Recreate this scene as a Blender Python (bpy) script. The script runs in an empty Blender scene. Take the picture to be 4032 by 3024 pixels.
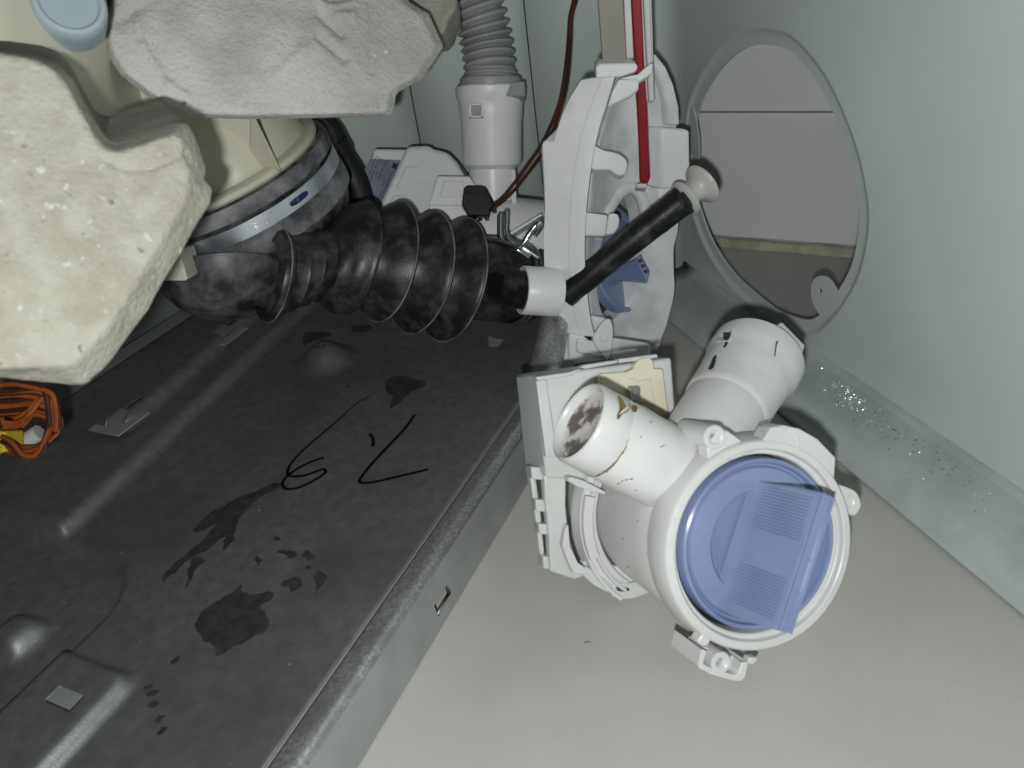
import bpy, bmesh, math, random
import numpy as np
from mathutils import Vector, Matrix, noise
SC = bpy.context.scene; COL = SC.collection
random.seed(5)
MM = 0.001
V = lambda *a: np.array(a, float)

# ---------------------------------------------------------------- camera
F = 3000.0; H = 200.0                        # focal length in photo pixels, camera height above the floor in mm
_d = V(700, -4700, F); _d /= np.linalg.norm(_d); _up = -_d
_fw = V(0, 0, 1); _Y = _fw - _up*_fw.dot(_up); _Y /= np.linalg.norm(_Y); _X = -np.cross(_Y, _up)
R = np.array([_X, _Y, _up])                  # columns: camera right, up, forward in world axes
CR, CU, CF = R[:, 0], R[:, 1], R[:, 2]
CAM = V(0, 0, H)
cam_data = bpy.data.cameras.new('camera'); cam = bpy.data.objects.new('camera', cam_data); COL.objects.link(cam)
cam.matrix_world = Matrix(((CR[0], CU[0], -CF[0], 0), (CR[1], CU[1], -CF[1], 0), (CR[2], CU[2], -CF[2], H*MM), (0, 0, 0, 1)))
cam_data.sensor_width = 36; cam_data.lens = 36*F/4032
cam_data.clip_start = 0.01; cam_data.clip_end = 50
cam_data.dof.use_dof = True; cam_data.dof.focus_distance = 0.33; cam_data.dof.aperture_fstop = 26
SC.camera = cam
SC.cycles.diffuse_bounces = 2
SC.view_settings.view_transform = 'Standard'; SC.view_settings.look = 'None'
SC.view_settings.exposure = 0; SC.view_settings.gamma = 1
w = bpy.data.worlds.new('World'); SC.world = w; w.use_nodes = True
w.node_tree.nodes['Background'].inputs[0].default_value = (.9, 1, 1, 1)
w.node_tree.nodes['Background'].inputs[1].default_value = 0.02
ld = bpy.data.lights.new('phone_flash', 'POINT'); lo = bpy.data.objects.new('phone_flash', ld); COL.objects.link(lo)
ld.energy = 1.92; ld.shadow_soft_size = 0.003; ld.color = (.97, 1.0, .985)
lo.location = Vector((CAM - CR*7 - CU*15 - CF*12)*MM)

# ---------------------------------------------------------------- pixel / space helpers (mm)
def ray(px, py): return R @ V((px-2016)/F, (1512-py)/F, 1)
def A(px, py, t): return CAM + ray(px, py)*t
def AL(pts, t=None): return [A(p[0], p[1], p[2] if len(p) > 2 else t) for p in pts]
def on(px, py, P, N):
    r = ray(px, py); return CAM + r*(np.dot(N, P-CAM)/np.dot(N, r))
def unit(v): v = np.asarray(v, float); return v/np.linalg.norm(v)
def camv(x, y, z): return CR*x + CU*y + CF*z
def spline(pts, n=8, closed=False):
    P = [np.asarray(p, float) for p in pts]; out = []; m = len(P)
    rng = range(m if closed else m-1)
    for i in rng:
        if closed: a, b, c, d = P[(i-1) % m], P[i], P[(i+1) % m], P[(i+2) % m]
        else: a, b, c, d = P[max(i-1, 0)], P[i], P[i+1], P[min(i+2, m-1)]
        for k in range(n):
            t = k/n
            out.append(.5*((2*b) + (c-a)*t + (2*a-5*b+4*c-d)*t*t + (3*b-a-3*c+d)*t**3))
    if not closed: out.append(P[-1])
    return out

# ---------------------------------------------------------------- materials
def mat(name, col, rough=.45, metal=0, col2=None, nscale=60, namt=(.4, .6), bump=0, bscale=400, spec=.5,
        speck=None, speck_scale=250, speck_t=.72, sss=0, coat=0, detail=6, dist=0.0003, cloud=None, speck2=None):
    m = bpy.data.materials.new(name); m.use_nodes = True; nt = m.node_tree; N = nt.nodes; L = nt.links
    b = N['Principled BSDF']
    b.inputs['Roughness'].default_value = rough; b.inputs['Metallic'].default_value = metal
    b.inputs['Specular IOR Level'].default_value = spec
    if coat: b.inputs['Coat Weight'].default_value = coat; b.inputs['Coat Roughness'].default_value = .15
    tc = N.new('ShaderNodeTexCoord'); out = None
    def nz(scale, det=detail, rgh=.6):
        n = N.new('ShaderNodeTexNoise'); n.inputs['Scale'].default_value = scale; n.inputs['Detail'].default_value = det
        n.inputs['Roughness'].default_value = rgh; L.new(tc.outputs['Object'], n.inputs['Vector']); return n
    def mix(fac, a, c):
        x = N.new('ShaderNodeMix'); x.data_type = 'RGBA'; L.new(fac, x.inputs['Factor'])
        for s, v in ((6, a), (7, c)):
            if hasattr(v, 'links'): L.new(v, x.inputs[s])
            else: x.inputs[s].default_value = (*v, 1)
        return x.outputs[2]
    def ramp(src, lo_, hi_):
        r = N.new('ShaderNodeMapRange'); r.inputs[1].default_value = lo_; r.inputs[2].default_value = hi_
        L.new(src, r.inputs[0]); return r.outputs[0]
    cur = col
    if col2 is not None:
        cur = mix(ramp(nz(nscale).outputs['Fac'], *namt), col, col2)
    if speck is not None:
        cur = mix(ramp(nz(speck_scale, 4, .55).outputs['Fac'], speck_t, speck_t+.05), cur, speck)
    if speck2 is not None:
        cur = mix(ramp(nz(speck2[1], 3, .5).outputs['Fac'], speck2[2], speck2[2]+.04), cur, speck2[0])
    if cloud is not None:
        cur = mix(ramp(nz(cloud[1], 4, .55).outputs['Fac'], cloud[2], cloud[3]), cur, cloud[0])
    if hasattr(cur, 'links'): L.new(cur, b.inputs['Base Color'])
    else: b.inputs['Base Color'].default_value = (*cur, 1)
    if bump:
        bp = N.new('ShaderNodeBump'); bp.inputs['Strength'].default_value = bump; bp.inputs['Distance'].default_value = dist
        L.new(nz(bscale, 5).outputs['Fac'], bp.inputs['Height']); L.new(bp.outputs[0], b.inputs['Normal'])
    if sss:
        b.inputs['Subsurface Weight'].default_value = sss; b.inputs['Subsurface Radius'].default_value = (1, 1, .9)
        b.inputs['Subsurface Scale'].default_value = .003
    return m
M = {}
M['white'] = mat('white_plastic', (.72, .72, .715), .33, col2=(.66, .66, .65), nscale=45, speck=(.25, .24, .22), speck_scale=600, speck_t=.76, bump=.05, bscale=900, cloud=((.55, .54, .50), 70, .66, .85))
M['mwhite'] = mat('bright_white_plastic', (.84, .84, .85), .36, col2=(.79, .79, .80), nscale=50, speck=(.25, .24, .23), speck_scale=700, speck_t=.735, bump=.05, bscale=900, cloud=((.62, .62, .62), 80, .64, .8))
M['dirty'] = mat('grubby_white_plastic', (.78, .785, .80), .4, col2=(.6, .61, .62), nscale=60, speck=(.2, .195, .19), speck_scale=800, speck_t=.68, cloud=((.6, .6, .59), 55, .62, .80), bump=.05, bscale=900)
M['translucent'] = mat('milky_plastic', (.68, .70, .68), .35, col2=(.60, .62, .60), nscale=40, sss=.35)
M['milky'] = mat('bright_milky_plastic', (.82, .84, .82), .35, col2=(.76, .78, .76), nscale=40, sss=.25)
M['cream'] = mat('cream_plastic', (.80, .74, .60), .4, col2=(.74, .68, .54), nscale=70)
M['blue'] = mat('blue_plastic', (.24, .298, .49), .22, col2=(.215, .27, .455), nscale=50, bump=.03, bscale=700)
M['panel'] = mat('painted_grey_sheet', (.62, .69, .655), .38, col2=(.59, .65, .62), nscale=9, bump=.03, bscale=1500)
M['flange'] = mat('dusty_painted_sheet', (.51, .565, .55), .45, col2=(.42, .47, .455), nscale=40, speck=(.10, .10, .10), speck_scale=420, speck_t=.70)
M['floor'] = mat('speckled_stone_tile', (.60, .585, .545), .5, col2=(.43, .42, .395), nscale=2400, namt=(.30, .70), speck=(.28, .27, .255), speck_scale=1500, speck_t=.715, detail=3, cloud=((.46, .45, .42), 28, .40, .78))
M['walltile'] = mat('glossy_white_tile', (.94, .94, .95), .12)
M['grout'] = mat('grey_grout', (.6, .6, .6), .8)
M['caulk'] = mat('yellowed_caulk', (.62, .58, .44), .5, col2=(.45, .42, .33), nscale=90, bump=.5, bscale=200, dist=.001)
M['tray'] = mat('dark_sheet_steel', (.34, .345, .35), .43, .68, col2=(.25, .253, .257), nscale=240, namt=(.35, .65), speck=(.42, .42, .42), speck_scale=1500, speck_t=.72, cloud=((.20, .205, .21), 22, .5, .75), bump=.35, bscale=1500, dist=.0002)
M['galv'] = mat('galvanised_steel', (.58, .585, .59), .38, .75, col2=(.33, .333, .337), nscale=900, namt=(.36, .62), cloud=((.36, .362, .365), 120, .5, .72), bump=.14, bscale=700, dist=.0003)
M['galv2'] = mat('smooth_galvanised_steel', (.40, .415, .41), .5, .3, col2=(.35, .362, .358), nscale=60)
M['stain'] = mat('wet_stain', (.15, .153, .157), .38, .7, col2=(.10, .102, .105), nscale=220, bump=.3, bscale=1200)
M['ink'] = mat('black_marker_ink', (.004, .004, .008), .35)
M['blueink'] = mat('blue_marker_ink', (.008, .006, .06), .4, col2=(.1, .09, .3), nscale=500, namt=(.55, .7))
M['concrete'] = mat('cast_concrete', (.62, .605, .58), .9, col2=(.43, .415, .385), nscale=32, namt=(.44, .66), speck=(.24, .23, .21), speck_scale=150, speck_t=.70, bump=1.0, bscale=700, dist=.0009, detail=12, speck2=((.78, .77, .74), 260, .70), cloud=((.40, .385, .36), 14, .52, .72))
M['concrete2'] = mat('warm_cast_concrete', (.40, .385, .33), .9, col2=(.31, .295, .245), nscale=130, namt=(.40, .64), speck=(.19, .18, .14), speck_scale=420, speck_t=.66, bump=1.0, bscale=800, dist=.0007, detail=12, speck2=((.50, .49, .45), 330, .66))
M['tub'] = mat('beige_tub_plastic', (.58, .56, .46), .45, col2=(.54, .52, .425), nscale=20)
M['neck'] = mat('ivory_tub_plastic', (.62, .595, .49), .4, col2=(.54, .52, .42), nscale=35)
M['plug'] = mat('grey_plug', (.35, .42, .46), .5)
M['rubber'] = mat('dusty_black_rubber', (.012, .012, .013), .42, col2=(.085, .085, .095), nscale=80, namt=(.5, .72), bump=.25, bscale=350, dist=.0003, detail=8)
M['rubberdust'] = mat('chalky_black_rubber', (.05, .05, .056), .6, col2=(.27, .27, .285), nscale=80, namt=(.34, .66), bump=.3, bscale=350, detail=8)
M['rubbermid'] = mat('streaky_black_rubber', (.011, .011, .013), .4, col2=(.085, .085, .095), nscale=140, namt=(.44, .78), bump=.3, bscale=500, detail=10)
M['bootrub'] = mat('dusty_boot_rubber', (.014, .014, .016), .45, col2=(.17, .17, .185), nscale=120, namt=(.36, .74), bump=.3, bscale=500, detail=10)
M['tube'] = mat('scuffed_black_tube', (.012, .012, .013), .38, col2=(.07, .07, .075), nscale=110, namt=(.5, .68), speck=(.3, .29, .28), speck_scale=260, speck_t=.74, bump=.4, bscale=300)
M['chrome'] = mat('bright_steel', (.62, .64, .66), .16, 1.0, col2=(.5, .52, .54), nscale=150, bump=.12, bscale=600)
M['strap'] = mat('bright_steel_band', (.72, .78, .82), .34, .9, col2=(.6, .66, .70), nscale=90, bump=.1, bscale=500)
M['black'] = mat('black_plastic', (.008, .008, .008), .5)
M['greyhose'] = mat('grey_hose_plastic', (.38, .39, .385), .42, col2=(.34, .345, .34), nscale=60)
M['brownwire'] = mat('brown_wire', (.10, .028, .014), .4, col2=(.03, .012, .01), nscale=60)
M['orange'] = mat('orange_wire', (.46, .12, .025), .4, col2=(.22, .05, .014), nscale=50)
M['yellow'] = mat('yellow_connector', (.62, .47, .03), .45)
M['red'] = mat('dark_red_plastic', (.30, .004, .018), .5, col2=(.26, .004, .016), nscale=40)
M['strip'] = mat('grey_brown_strap', (.30, .28, .25), .5, col2=(.26, .245, .22), nscale=40)
M['label'] = mat('silver_label', (.22, .24, .31), .4)
M['print'] = mat('label_print', (.01, .01, .02), .6)
M['brown'] = mat('brown_residue', (.13, .07, .02), .6, col2=(.3, .2, .08), nscale=200)
M['mud'] = mat('mottled_limescale', (.15, .125, .12), .3, col2=(.66, .63, .58), nscale=150, namt=(.46, .56), detail=4)
M['glint'] = mat('shiny_flake', (.95, .95, .97), .32, .8)
M['dust'] = mat('dark_dust', (.03, .03, .03), .9)
M['nat'] = mat('natural_nylon', (.58, .58, .55), .4, sss=.3)
M['steelblade'] = mat('tin_blade', (.34, .33, .33), .4, .7)
M['shade'] = mat('painted_recess_shade', (.05, .05, .05), .7)  # dark colour standing in for the shade inside notches and slots

# ---------------------------------------------------------------- mesh builder
class B:
    def __init__(s): s.v = []; s.f = []
    def add(s, vs, fs):
        o = len(s.v); s.v += [np.asarray(p, float) for p in vs]; s.f += [tuple(i+o for i in f) for f in fs]; return s
    def prism(s, out, vec):
        n = len(out); out = [np.asarray(p, float) for p in out]; vec = np.asarray(vec, float)
        c = sum(out)/n; nn = np.zeros(3)
        for i in range(n): nn += np.cross(out[i]-c, out[(i+1) % n]-c)
        if nn.dot(vec) > 0: out = out[::-1]
        vs = out + [p+vec for p in out]
        return s.add(vs, [tuple(range(n)), tuple(range(2*n-1, n-1, -1))] + [(i, i+n, (i+1) % n+n, (i+1) % n) for i in range(n)])
    def loft(s, rings, cap0=True, cap1=True, closed=True):
        n = len(rings[0]); vs = [p for r in rings for p in r]; fs = []
        for k in range(len(rings)-1):
            for i in range(n if closed else n-1):
                j = (i+1) % n; fs.append((k*n+i, k*n+j, (k+1)*n+j, (k+1)*n+i))
        if closed and cap0: fs.append(tuple(range(n))[::-1])
        if closed and cap1: fs.append(tuple(range((len(rings)-1)*n, len(rings)*n)))
        return s.add(vs, fs)
    def lathe(s, O, ax, prof, n=64, cap0=False, cap1=False, a0=0, a1=360, ref=None):
        O = np.asarray(O, float); ax = unit(ax)
        e = np.cross(ax, V(0, 0, 1) if ref is None else ref)
        if np.linalg.norm(e) < 1e-3: e = np.cross(ax, V(1, 0, 0))
        e = unit(e); g = np.cross(ax, e); full = abs(a1-a0) >= 360
        th = np.radians(np.linspace(a0, a1, n, endpoint=not full))
        rings = [[O + ax*z + (e*math.cos(t) + g*math.sin(t))*r for t in th] for z, r in prof]
        return s.loft(rings, cap0, cap1, closed=full)
    def tube(s, pts, r, n=12, cap=True):
        P = [np.asarray(p, float) for p in pts]; m = len(P)
        rr = r if hasattr(r, '__len__') else [r]*m
        T = [unit(P[min(i+1, m-1)]-P[max(i-1, 0)]) for i in range(m)]
        e = np.cross(T[0], V(.3, .2, .9)); e = unit(e); rings = []
        for i in range(m):
            e = unit(e - T[i]*e.dot(T[i])); g = np.cross(T[i], e)
            rings.append([P[i] + (e*math.cos(a) + g*math.sin(a))*rr[i] for a in np.linspace(0, 2*np.pi, n, endpoint=False)])
        return s.loft(rings, cap, cap)
    def box(s, c, ax, ay, az):
        c, ax, ay, az = [np.asarray(q, float) for q in (c, ax, ay, az)]
        return s.prism([c-ax-ay-az, c+ax-ay-az, c+ax+ay-az, c-ax+ay-az], az*2)
    def strip(s, pts, wdt, nrm, lift=0):
        P = [np.asarray(p, float) for p in pts]; m = len(P); nrm = unit(nrm); vs = []
        for i in range(m):
            t = unit(P[min(i+1, m-1)]-P[max(i-1, 0)]); q = unit(np.cross(nrm, t)); wd = wdt[i] if hasattr(wdt, '__len__') else wdt
            vs += [P[i]+q*wd/2+nrm*lift, P[i]-q*wd/2+nrm*lift]
        return s.add(vs, [(2*i, 2*i+1, 2*i+3, 2*i+2) for i in range(m-1)])
    def build(s, name, m, parent=None, bevel=0, angle=35, solid=0, seg=2, recalc=True, sub=0):
        me = bpy.data.meshes.new(name); base = Vector(s.v[0]) if parent is None else parent.location/MM
        b0 = V(*base)
        me.from_pydata([tuple((p-b0)*MM) for p in s.v], [], s.f); me.validate()
        if recalc:
            bm = bmesh.new(); bm.from_mesh(me); bmesh.ops.recalc_face_normals(bm, faces=bm.faces); bm.to_mesh(me); bm.free()
        me.materials.append(M[m]); me.shade_smooth(); me.set_sharp_from_angle(angle=math.radians(angle))
        o = bpy.data.objects.new(name, me); COL.objects.link(o)
        if parent is not None: o.parent = parent_root(parent); 
        if parent is None: o.location = base*MM
        elif parent.type == 'MESH': o.parent = parent
        if solid:
            q = o.modifiers.new('thickness', 'SOLIDIFY'); q.thickness = solid*MM; q.offset = 0
        if bevel:
            q = o.modifiers.new('rounding', 'BEVEL'); q.width = bevel*MM; q.segments = seg; q.limit_method = 'ANGLE'; q.angle_limit = math.radians(32)
            q.harden_normals = False
        if sub:
            q = o.modifiers.new('sub', 'SUBSURF'); q.levels = sub; q.render_levels = sub
        return o
def parent_root(p): return p
_loc = {}
def thing(name, label, cat, loc, group=None):
    o = bpy.data.objects.new(name, None); COL.objects.link(o); o.location = Vector(np.asarray(loc, float)*MM); o.empty_display_size = .01
    o['label'] = label; o['category'] = cat
    if group: o['group'] = group
    return o
def tag(o, label, cat, group=None):
    o['label'] = label; o['category'] = cat
    if group: o['group'] = group
    return o
def structure(o): o['kind'] = 'structure'; return o
class Sub:
    """parent proxy for sub-parts: same origin as the part it hangs on"""
def subbuild(b, name, m, part, **k):
    root = part.parent
    o = b.build(name, m, root, **k); o.parent = part; return o
def text(body, size, O, xd, yd, m, part_parent, name='lettering', extrude=.03, sub=None):
    c = bpy.data.curves.new(name, 'FONT'); c.body = body; c.size = 1; c.extrude = extrude/size; c.resolution_u = 2
    t = bpy.data.objects.new(name, c); COL.objects.link(t); bpy.context.view_layer.update()
    me = bpy.data.meshes.new_from_object(t.evaluated_get(bpy.context.evaluated_depsgraph_get()))
    bpy.data.objects.remove(t); bpy.data.curves.remove(c)
    xd = unit(xd); yd = unit(yd); zd = np.cross(xd, yd); b0 = V(*(part_parent.location/MM))
    n = len(me.vertices); co = np.empty(n*3); me.vertices.foreach_get('co', co); co = co.reshape(-1, 3)*size
    wv = (np.asarray(O) + co[:, :1]*xd + co[:, 1:2]*yd + co[:, 2:3]*zd - b0)*MM
    me.vertices.foreach_set('co', wv.ravel()); me.materials.clear(); me.materials.append(M[m]); me.update()
    me.name = name; o = bpy.data.objects.new(name, me); COL.objects.link(o); o.parent = sub if sub else part_parent
    return o

# ================================================================ SETTING
b = B(); b.add([V(-2500, -1500, 0), V(2500, -1500, 0), V(2500, 2500, 0), V(-2500, 2500, 0)], [(0, 1, 2, 3)])
structure(b.build('floor', 'floor'))
W1, W2 = V(138.5, 447.1, 0), V(209.4, 401.1, 0); wd = unit(W2-W1); wn = V(wd[1], -wd[0], 0)
if wn[1] > 0: wn = -wn
b = B(); b.prism([W1-wd*900-wn*4, W1+wd*900-wn*4, W1+wd*900-wn*4+V(0, 0, 900), W1-wd*900-wn*4+V(0, 0, 900)], -wn*60)
wall = structure(b.build('room_wall', 'grout'))
for k in range(-3, 4):
    for j in range(4):
        z0 = 6 if j == 0 else 82+(j-1)*150; z1 = 81.1 if j == 0 else z0+148.5
        x0 = -120+k*250; q = W1+wd*x0-wn*4
        b = B(); b.prism([q+V(0, 0, z0), q+wd*248.5+V(0, 0, z0), q+wd*248.5+V(0, 0, z1), q+V(0, 0, z1)], wn*4)
        b.v = [p for p in b.v]
        o = b.build('tile', 'walltile', wall, bevel=.6)
b = B(); prev = []
pts = [W1+wd*x+V(0, 0, 1) for x in np.linspace(-300, 500, 60)]
b.tube(pts, [4.2+random.uniform(-.6, .6) for _ in pts], 10); b.build('caulk_bead', 'caulk', wall)

# ================================================================ CABINET (painted sheet shell of the machine)
PP = V(142, 278, 8.); PD = unit(V(-.247, .969, 0)); PN = V(PD[1], -PD[0], 0)      # panel: along PD, outwards PN
UZ = V(0, 0, 1)
def pan(px, py):
    q = on(px, py, PP, PN)-PP; return q.dot(PD), q[2]+PP[2]
cab = thing('cabinet_shell', 'pale grey painted steel cabinet side with a large round opening and rear sheets', 'cabinet', PP-PD*100-UZ*8)
hole_px = [(2960, 180), (3060, 187), (3116, 215), (3190, 300), (3250, 400), (3320, 570), (3360, 720), (3375, 870), (3345, 1040), (3290, 1150), (3250, 1205), (3180, 1262), (3060, 1230), (2960, 1155), (2880, 1080), (2810, 980), (2765, 880), (2735, 780), (2722, 680), (2722, 560), (2740, 430), (2800, 310), (2875, 225)]
hp = [V(*pan(*p), 0) for p in hole_px]; hc = sum(hp)/len(hp)
hp = spline(hp, 10, True)
ang = np.array([math.atan2(p[1]-hc[1], p[0]-hc[0]) for p in hp]); rad = np.array([np.linalg.norm((p-hc)[:2]) for p in hp])
o_ = np.argsort(ang); ang, rad = ang[o_], rad[o_]
NT = 200; th = np.linspace(-np.pi, np.pi, NT, endpoint=False)
rr = np.interp(th, ang, rad, period=2*np.pi)
S0, S1, Z0, Z1 = -330., 131., 11., 330.
rings = []
def panpt(s_, z_, off=0): return PP + PD*s_ + UZ*(z_-PP[2]) + PN*off
for dr, off in ((0, 2.6), (0, 1.2), (3.4, 1.2), (4.6, 1.0), (5.6, .45), (6.4, -.25), (7.2, -.3), (8.6, 0)):
    rings.append([panpt(hc[0]+(r+dr)*math.cos(t), hc[1]+(r+dr)*math.sin(t), off) for t, r in zip(th, rr)])
last = []
for t in th:
    c, s_ = math.cos(t), math.sin(t); k = []
    if c > 1e-9: k.append((S1-hc[0])/c)
    if c < -1e-9: k.append((S0-hc[0])/c)
    if s_ > 1e-9: k.append((Z1-hc[1])/s_)
    if s_ < -1e-9: k.append((Z0-hc[1])/s_)
    k = min(k); last.append(panpt(hc[0]+k*c, hc[1]+k*s_))
# snap nearest ring vertex to each outer corner
for cs, cz in ((S0, Z0), (S0, Z1), (S1, Z0), (S1, Z1)):
    C_ = panpt(cs, cz); i = int(np.argmin([np.linalg.norm(p-C_) for p in last])); last[i] = C_
rings.append([a*.5+c*.5 for a, c in zip(rings[-1], last)]); rings.append(last)
b = B(); b.loft(rings, False, False); b.build('side_sheet', 'panel', cab, angle=60)
# bottom flange, swept along the panel
prof = [(0, 11), (.4, 9), (1.6, 7.6), (4, 7), (14, 6.6), (23.5, 6.2), (25.5, 5.4), (29, 2.6), (31, 1.5), (33.5, 1.0)]
b = B(); b.loft([[panpt(s_, z_, -q) for q, z_ in prof] for s_ in np.linspace(S0, S1, 30)], closed=False)
fl = b.build('bottom_flange', 'flange', cab, solid=.7)
# rounded corner and rear sheets
YB = 419.
p1 = panpt(S1, 0); CXc = p1[0]
b = B(); cpts = []
for k in range(9):
    t = k/8; a_ = p1; c_ = V(CXc-3.0, YB+.0, p1[2]); d_ = V(CXc-17, YB, 0)
    cpts.append((1-t)**2*a_ + 2*t*(1-t)*c_ + t*t*d_)
b.loft([[V(p[0], p[1], z) for p in cpts] for z in (0., 330.)], closed=False); b.build('corner_fold', 'panel', cab, angle=80)
XC = cpts[-1][0]
def sheet(xs, name='rear_sheet', tilt=None):
    b = B(); rows = [[V(x, y, 0) for x, y in xs], [V(x, y, 330) for x, y in xs]]
    b.loft(rows, closed=False); return b.build(name, 'panel', cab, angle=50, solid=1.0)
sheet([(XC, YB), (88, YB), (80, YB+.8), (60, YB+1.0), (34.0, YB+1)])
sheet([(33.2, YB-1.2), (20, YB-1), (-2, YB-1.6), (-7, YB-2.4), (-12, YB-1.8), (-29.2, YB-1)])
sheet([(-30.0, YB+1), (-48, YB+.5), (-60, YB-1.5), (-66, YB-1), (-110, YB+3), (-330, YB+6)])
# mounting tabs at the opening
def tabmesh(outline, holec, hr, name, off=2.4, sm=4):
    ol = spline([V(*pan(*p), 0) for p in outline], sm, True); h_ = V(*pan(*holec), 0)
    il = [V(h_[0]+hr*math.cos(t), h_[1]+hr*math.sin(t), 0) for t in np.linspace(0, 2*np.pi, 24, endpoint=False)]
    bm = bmesh.new(); c0 = V(*(cab.location/MM)); es = []
    for lp in (ol, il):
        vs = [bm.verts.new(tuple((panpt(p[0], p[1], off)-c0)*MM)) for p in lp]
        es += [bm.edges.new((vs[i], vs[(i+1) % len(vs)])) for i in range(len(vs))]
    bmesh.ops.triangle_fill(bm, use_beauty=True, use_dissolve=False, edges=es)
    bmesh.ops.recalc_face_normals(bm, faces=bm.faces)
    me = bpy.data.meshes.new(name); bm.to_mesh(me); bm.free(); me.materials.append(M['panel'])
    o = bpy.data.objects.new(name, me); COL.objects.link(o); o.parent = cab
    q = o.modifiers.new('thickness', 'SOLIDIFY'); q.thickness = .9*MM; q.offset = 0; return o
tabmesh([(3222, 1243), (3198, 1205), (3186, 1160), (3190, 1115), (3212, 1091), (3240, 1090), (3262, 1108), (3280, 1138), (3297, 1152), (3318, 1140), (3335, 1130), (3325, 1180), (3280, 1225), (3240, 1255)], (3222, 1147), 1.25, 'mounting_tab', 1.4)
tabmesh([(2720, 420), (2706, 500), (2698, 580), (2696, 662), (2705, 674), (2735, 672), (2746, 640), (2747, 560), (2738, 490)], (2720, 617), 1.1, 'mounting_tab', off=1.0)

# ================================================================ BASE TRAY
T0 = V(-59, 128, 0); TD = unit(V(.469, .883, 0)); TL = unit(V(-.883, .469, 0))
def tr(s, q, z): return T0 + TD*s + TL*q + UZ*z
def sq(px, py, z=22):
    l = on(px, py, V(0, 0, z), UZ)-T0; return l.dot(TD), l.dot(TL)
tray = thing('base_tray', 'dark sheet steel base tray of the machine with pressed ribs and marker writing', 'metal tray', tr(0, 100, 0))
ZP = 22.
def sst(x, a, c):
    t = np.clip((x-a)/(c-a), 0, 1); return t*t*(3-2*t)
def relief(s, q):
    h = np.zeros_like(s)
    cq = 141.5+(s-32)*.118
    h += 5*sst(q, cq, cq+5.5)*sst(s, 27, 32)*(1-.0*sst(s, 110, 150))
    bq = 165+(s-80)*.13
    corner = np.sqrt(np.clip(bq+14-q, 0, None)**2 + np.clip(94-s, 0, None)**2)
    h += 5*(1-sst(corner, 8.5, 14))
    aq = 220+(s-92)*.18
    h += 5*sst(q, aq, aq+6)
    dd = np.sqrt(np.clip(70-q, 0, None)**2 + np.clip(s+13, 0, None)**2)
    h += 4.5*(1-sst(dd, 2.2, 6))*(1-sst(q, 93.5, 95.5))
    rc = np.sqrt(np.clip(122-q, 0, None)**2 + np.clip(s-3, 0, None)**2)
    h += -3.5*(1-sst(rc, 23.5, 26.5))*(1-sst(s, 27, 31))
    h += 6*np.exp(-(((s+8)/7)**4+((q-122)/7.5)**4))
    r = np.hypot(s-163, q-119.5)
    h += 10*(1-sst(r, 1.5, 17))*.95 - 1.2*(1-sst(r, 1.3, 2.0))
    return h
ss = np.arange(-120, 236, 1.3); qs = np.concatenate([np.arange(11.2, 215, 1.3)])
bm = bmesh.new(); gv = [[bm.verts.new((s, q, 0)) for q in qs] for s in ss]
for i in range(len(ss)-1):
    for j in range(len(qs)-1): bm.faces.new((gv[i][j], gv[i+1][j], gv[i+1][j+1], gv[i][j+1]))
holes = []
def cut(poly):
    P = [Vector((p[0], p[1], 0)) for p in poly]; c = sum(P, Vector())/len(P)
    rad_ = max((p-c).length for p in P)+3
    for i in range(len(P)):
        fs = [f for f in bm.faces if (f.calc_center_median()-c).length < rad_]
        g = set(fs); [g.update(f.edges) for f in fs]; [g.update(f.verts) for f in fs]
        e = P[(i+1) % len(P)]-P[i]; nrm = Vector((e.y, -e.x, 0)).normalized()
        bmesh.ops.bisect_plane(bm, geom=list(g), plane_co=P[i], plane_no=nrm, dist=1e-4)
    sgn = sum((P[i].x*P[(i+1) % len(P)].y-P[(i+1) % len(P)].x*P[i].y) for i in range(len(P)))
    def inside(p):
        for i in range(len(P)):
            e = P[(i+1) % len(P)]-P[i]; d = e.x*(p.y-P[i].y)-e.y*(p.x-P[i].x)
            if d*sgn < -1e-6: return False
        return True
    bmesh.ops.delete(bm, geom=[f for f in bm.faces if (f.calc_center_median()-c).length < rad_ and inside(f.calc_center_median())], context='FACES')
def rect_sq(pts, z):
    a_ = [sq(*p, z) for p in pts]; s_ = [p[0] for p in a_]; q_ = [p[1] for p in a_]
    return [(min(s_), min(q_)), (max(s_), min(q_)), (max(s_), max(q_)), (min(s_), max(q_))]
cut(rect_sq([(240, 2699), (331, 2738), (272, 2800), (182, 2760)], 26.5))
h2 = [sq(*p, 27) for p in ((423, 1699), (492, 1644), (532, 1651), (467, 1709))]; cut(h2)
h2s = [sq(*p, 27) for p in ((505, 1645), (572, 1598), (579, 1602), (514, 1648))]; cut(h2s)
h3 = [sq(*p, 27) for p in ((843, 1349), (885, 1309), (930, 1317), (885, 1356))]; cut(h3)
h3s = [sq(*p, 27) for p in ((903, 1312), (950, 1273), (957, 1277), (910, 1315))]; cut(h3s)
bm.verts.ensure_lookup_table()
co = np.array([v.co[:] for v in bm.verts]); hz = relief(co[:, 0], co[:, 1]); b0 = tr(0, 100, 0)
for v, c, h_ in zip(bm.verts, co, hz):
    p = tr(c[0], c[1], ZP+h_)-b0; v.co = Vector(p*MM)
bmesh.ops.recalc_face_normals(bm, faces=bm.faces)
me = bpy.data.meshes.new('floor_plate'); bm.to_mesh(me); bm.free(); me.materials.append(M['tray']); me.shade_smooth()
pl = bpy.data.objects.new('floor_plate', me); COL.objects.link(pl); pl.parent = tray
q = pl.modifiers.new('thickness', 'SOLIDIFY'); q.thickness = .3*MM; q.offset = -1 if me.polygons[0].normal.z > 0 else 1
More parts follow.
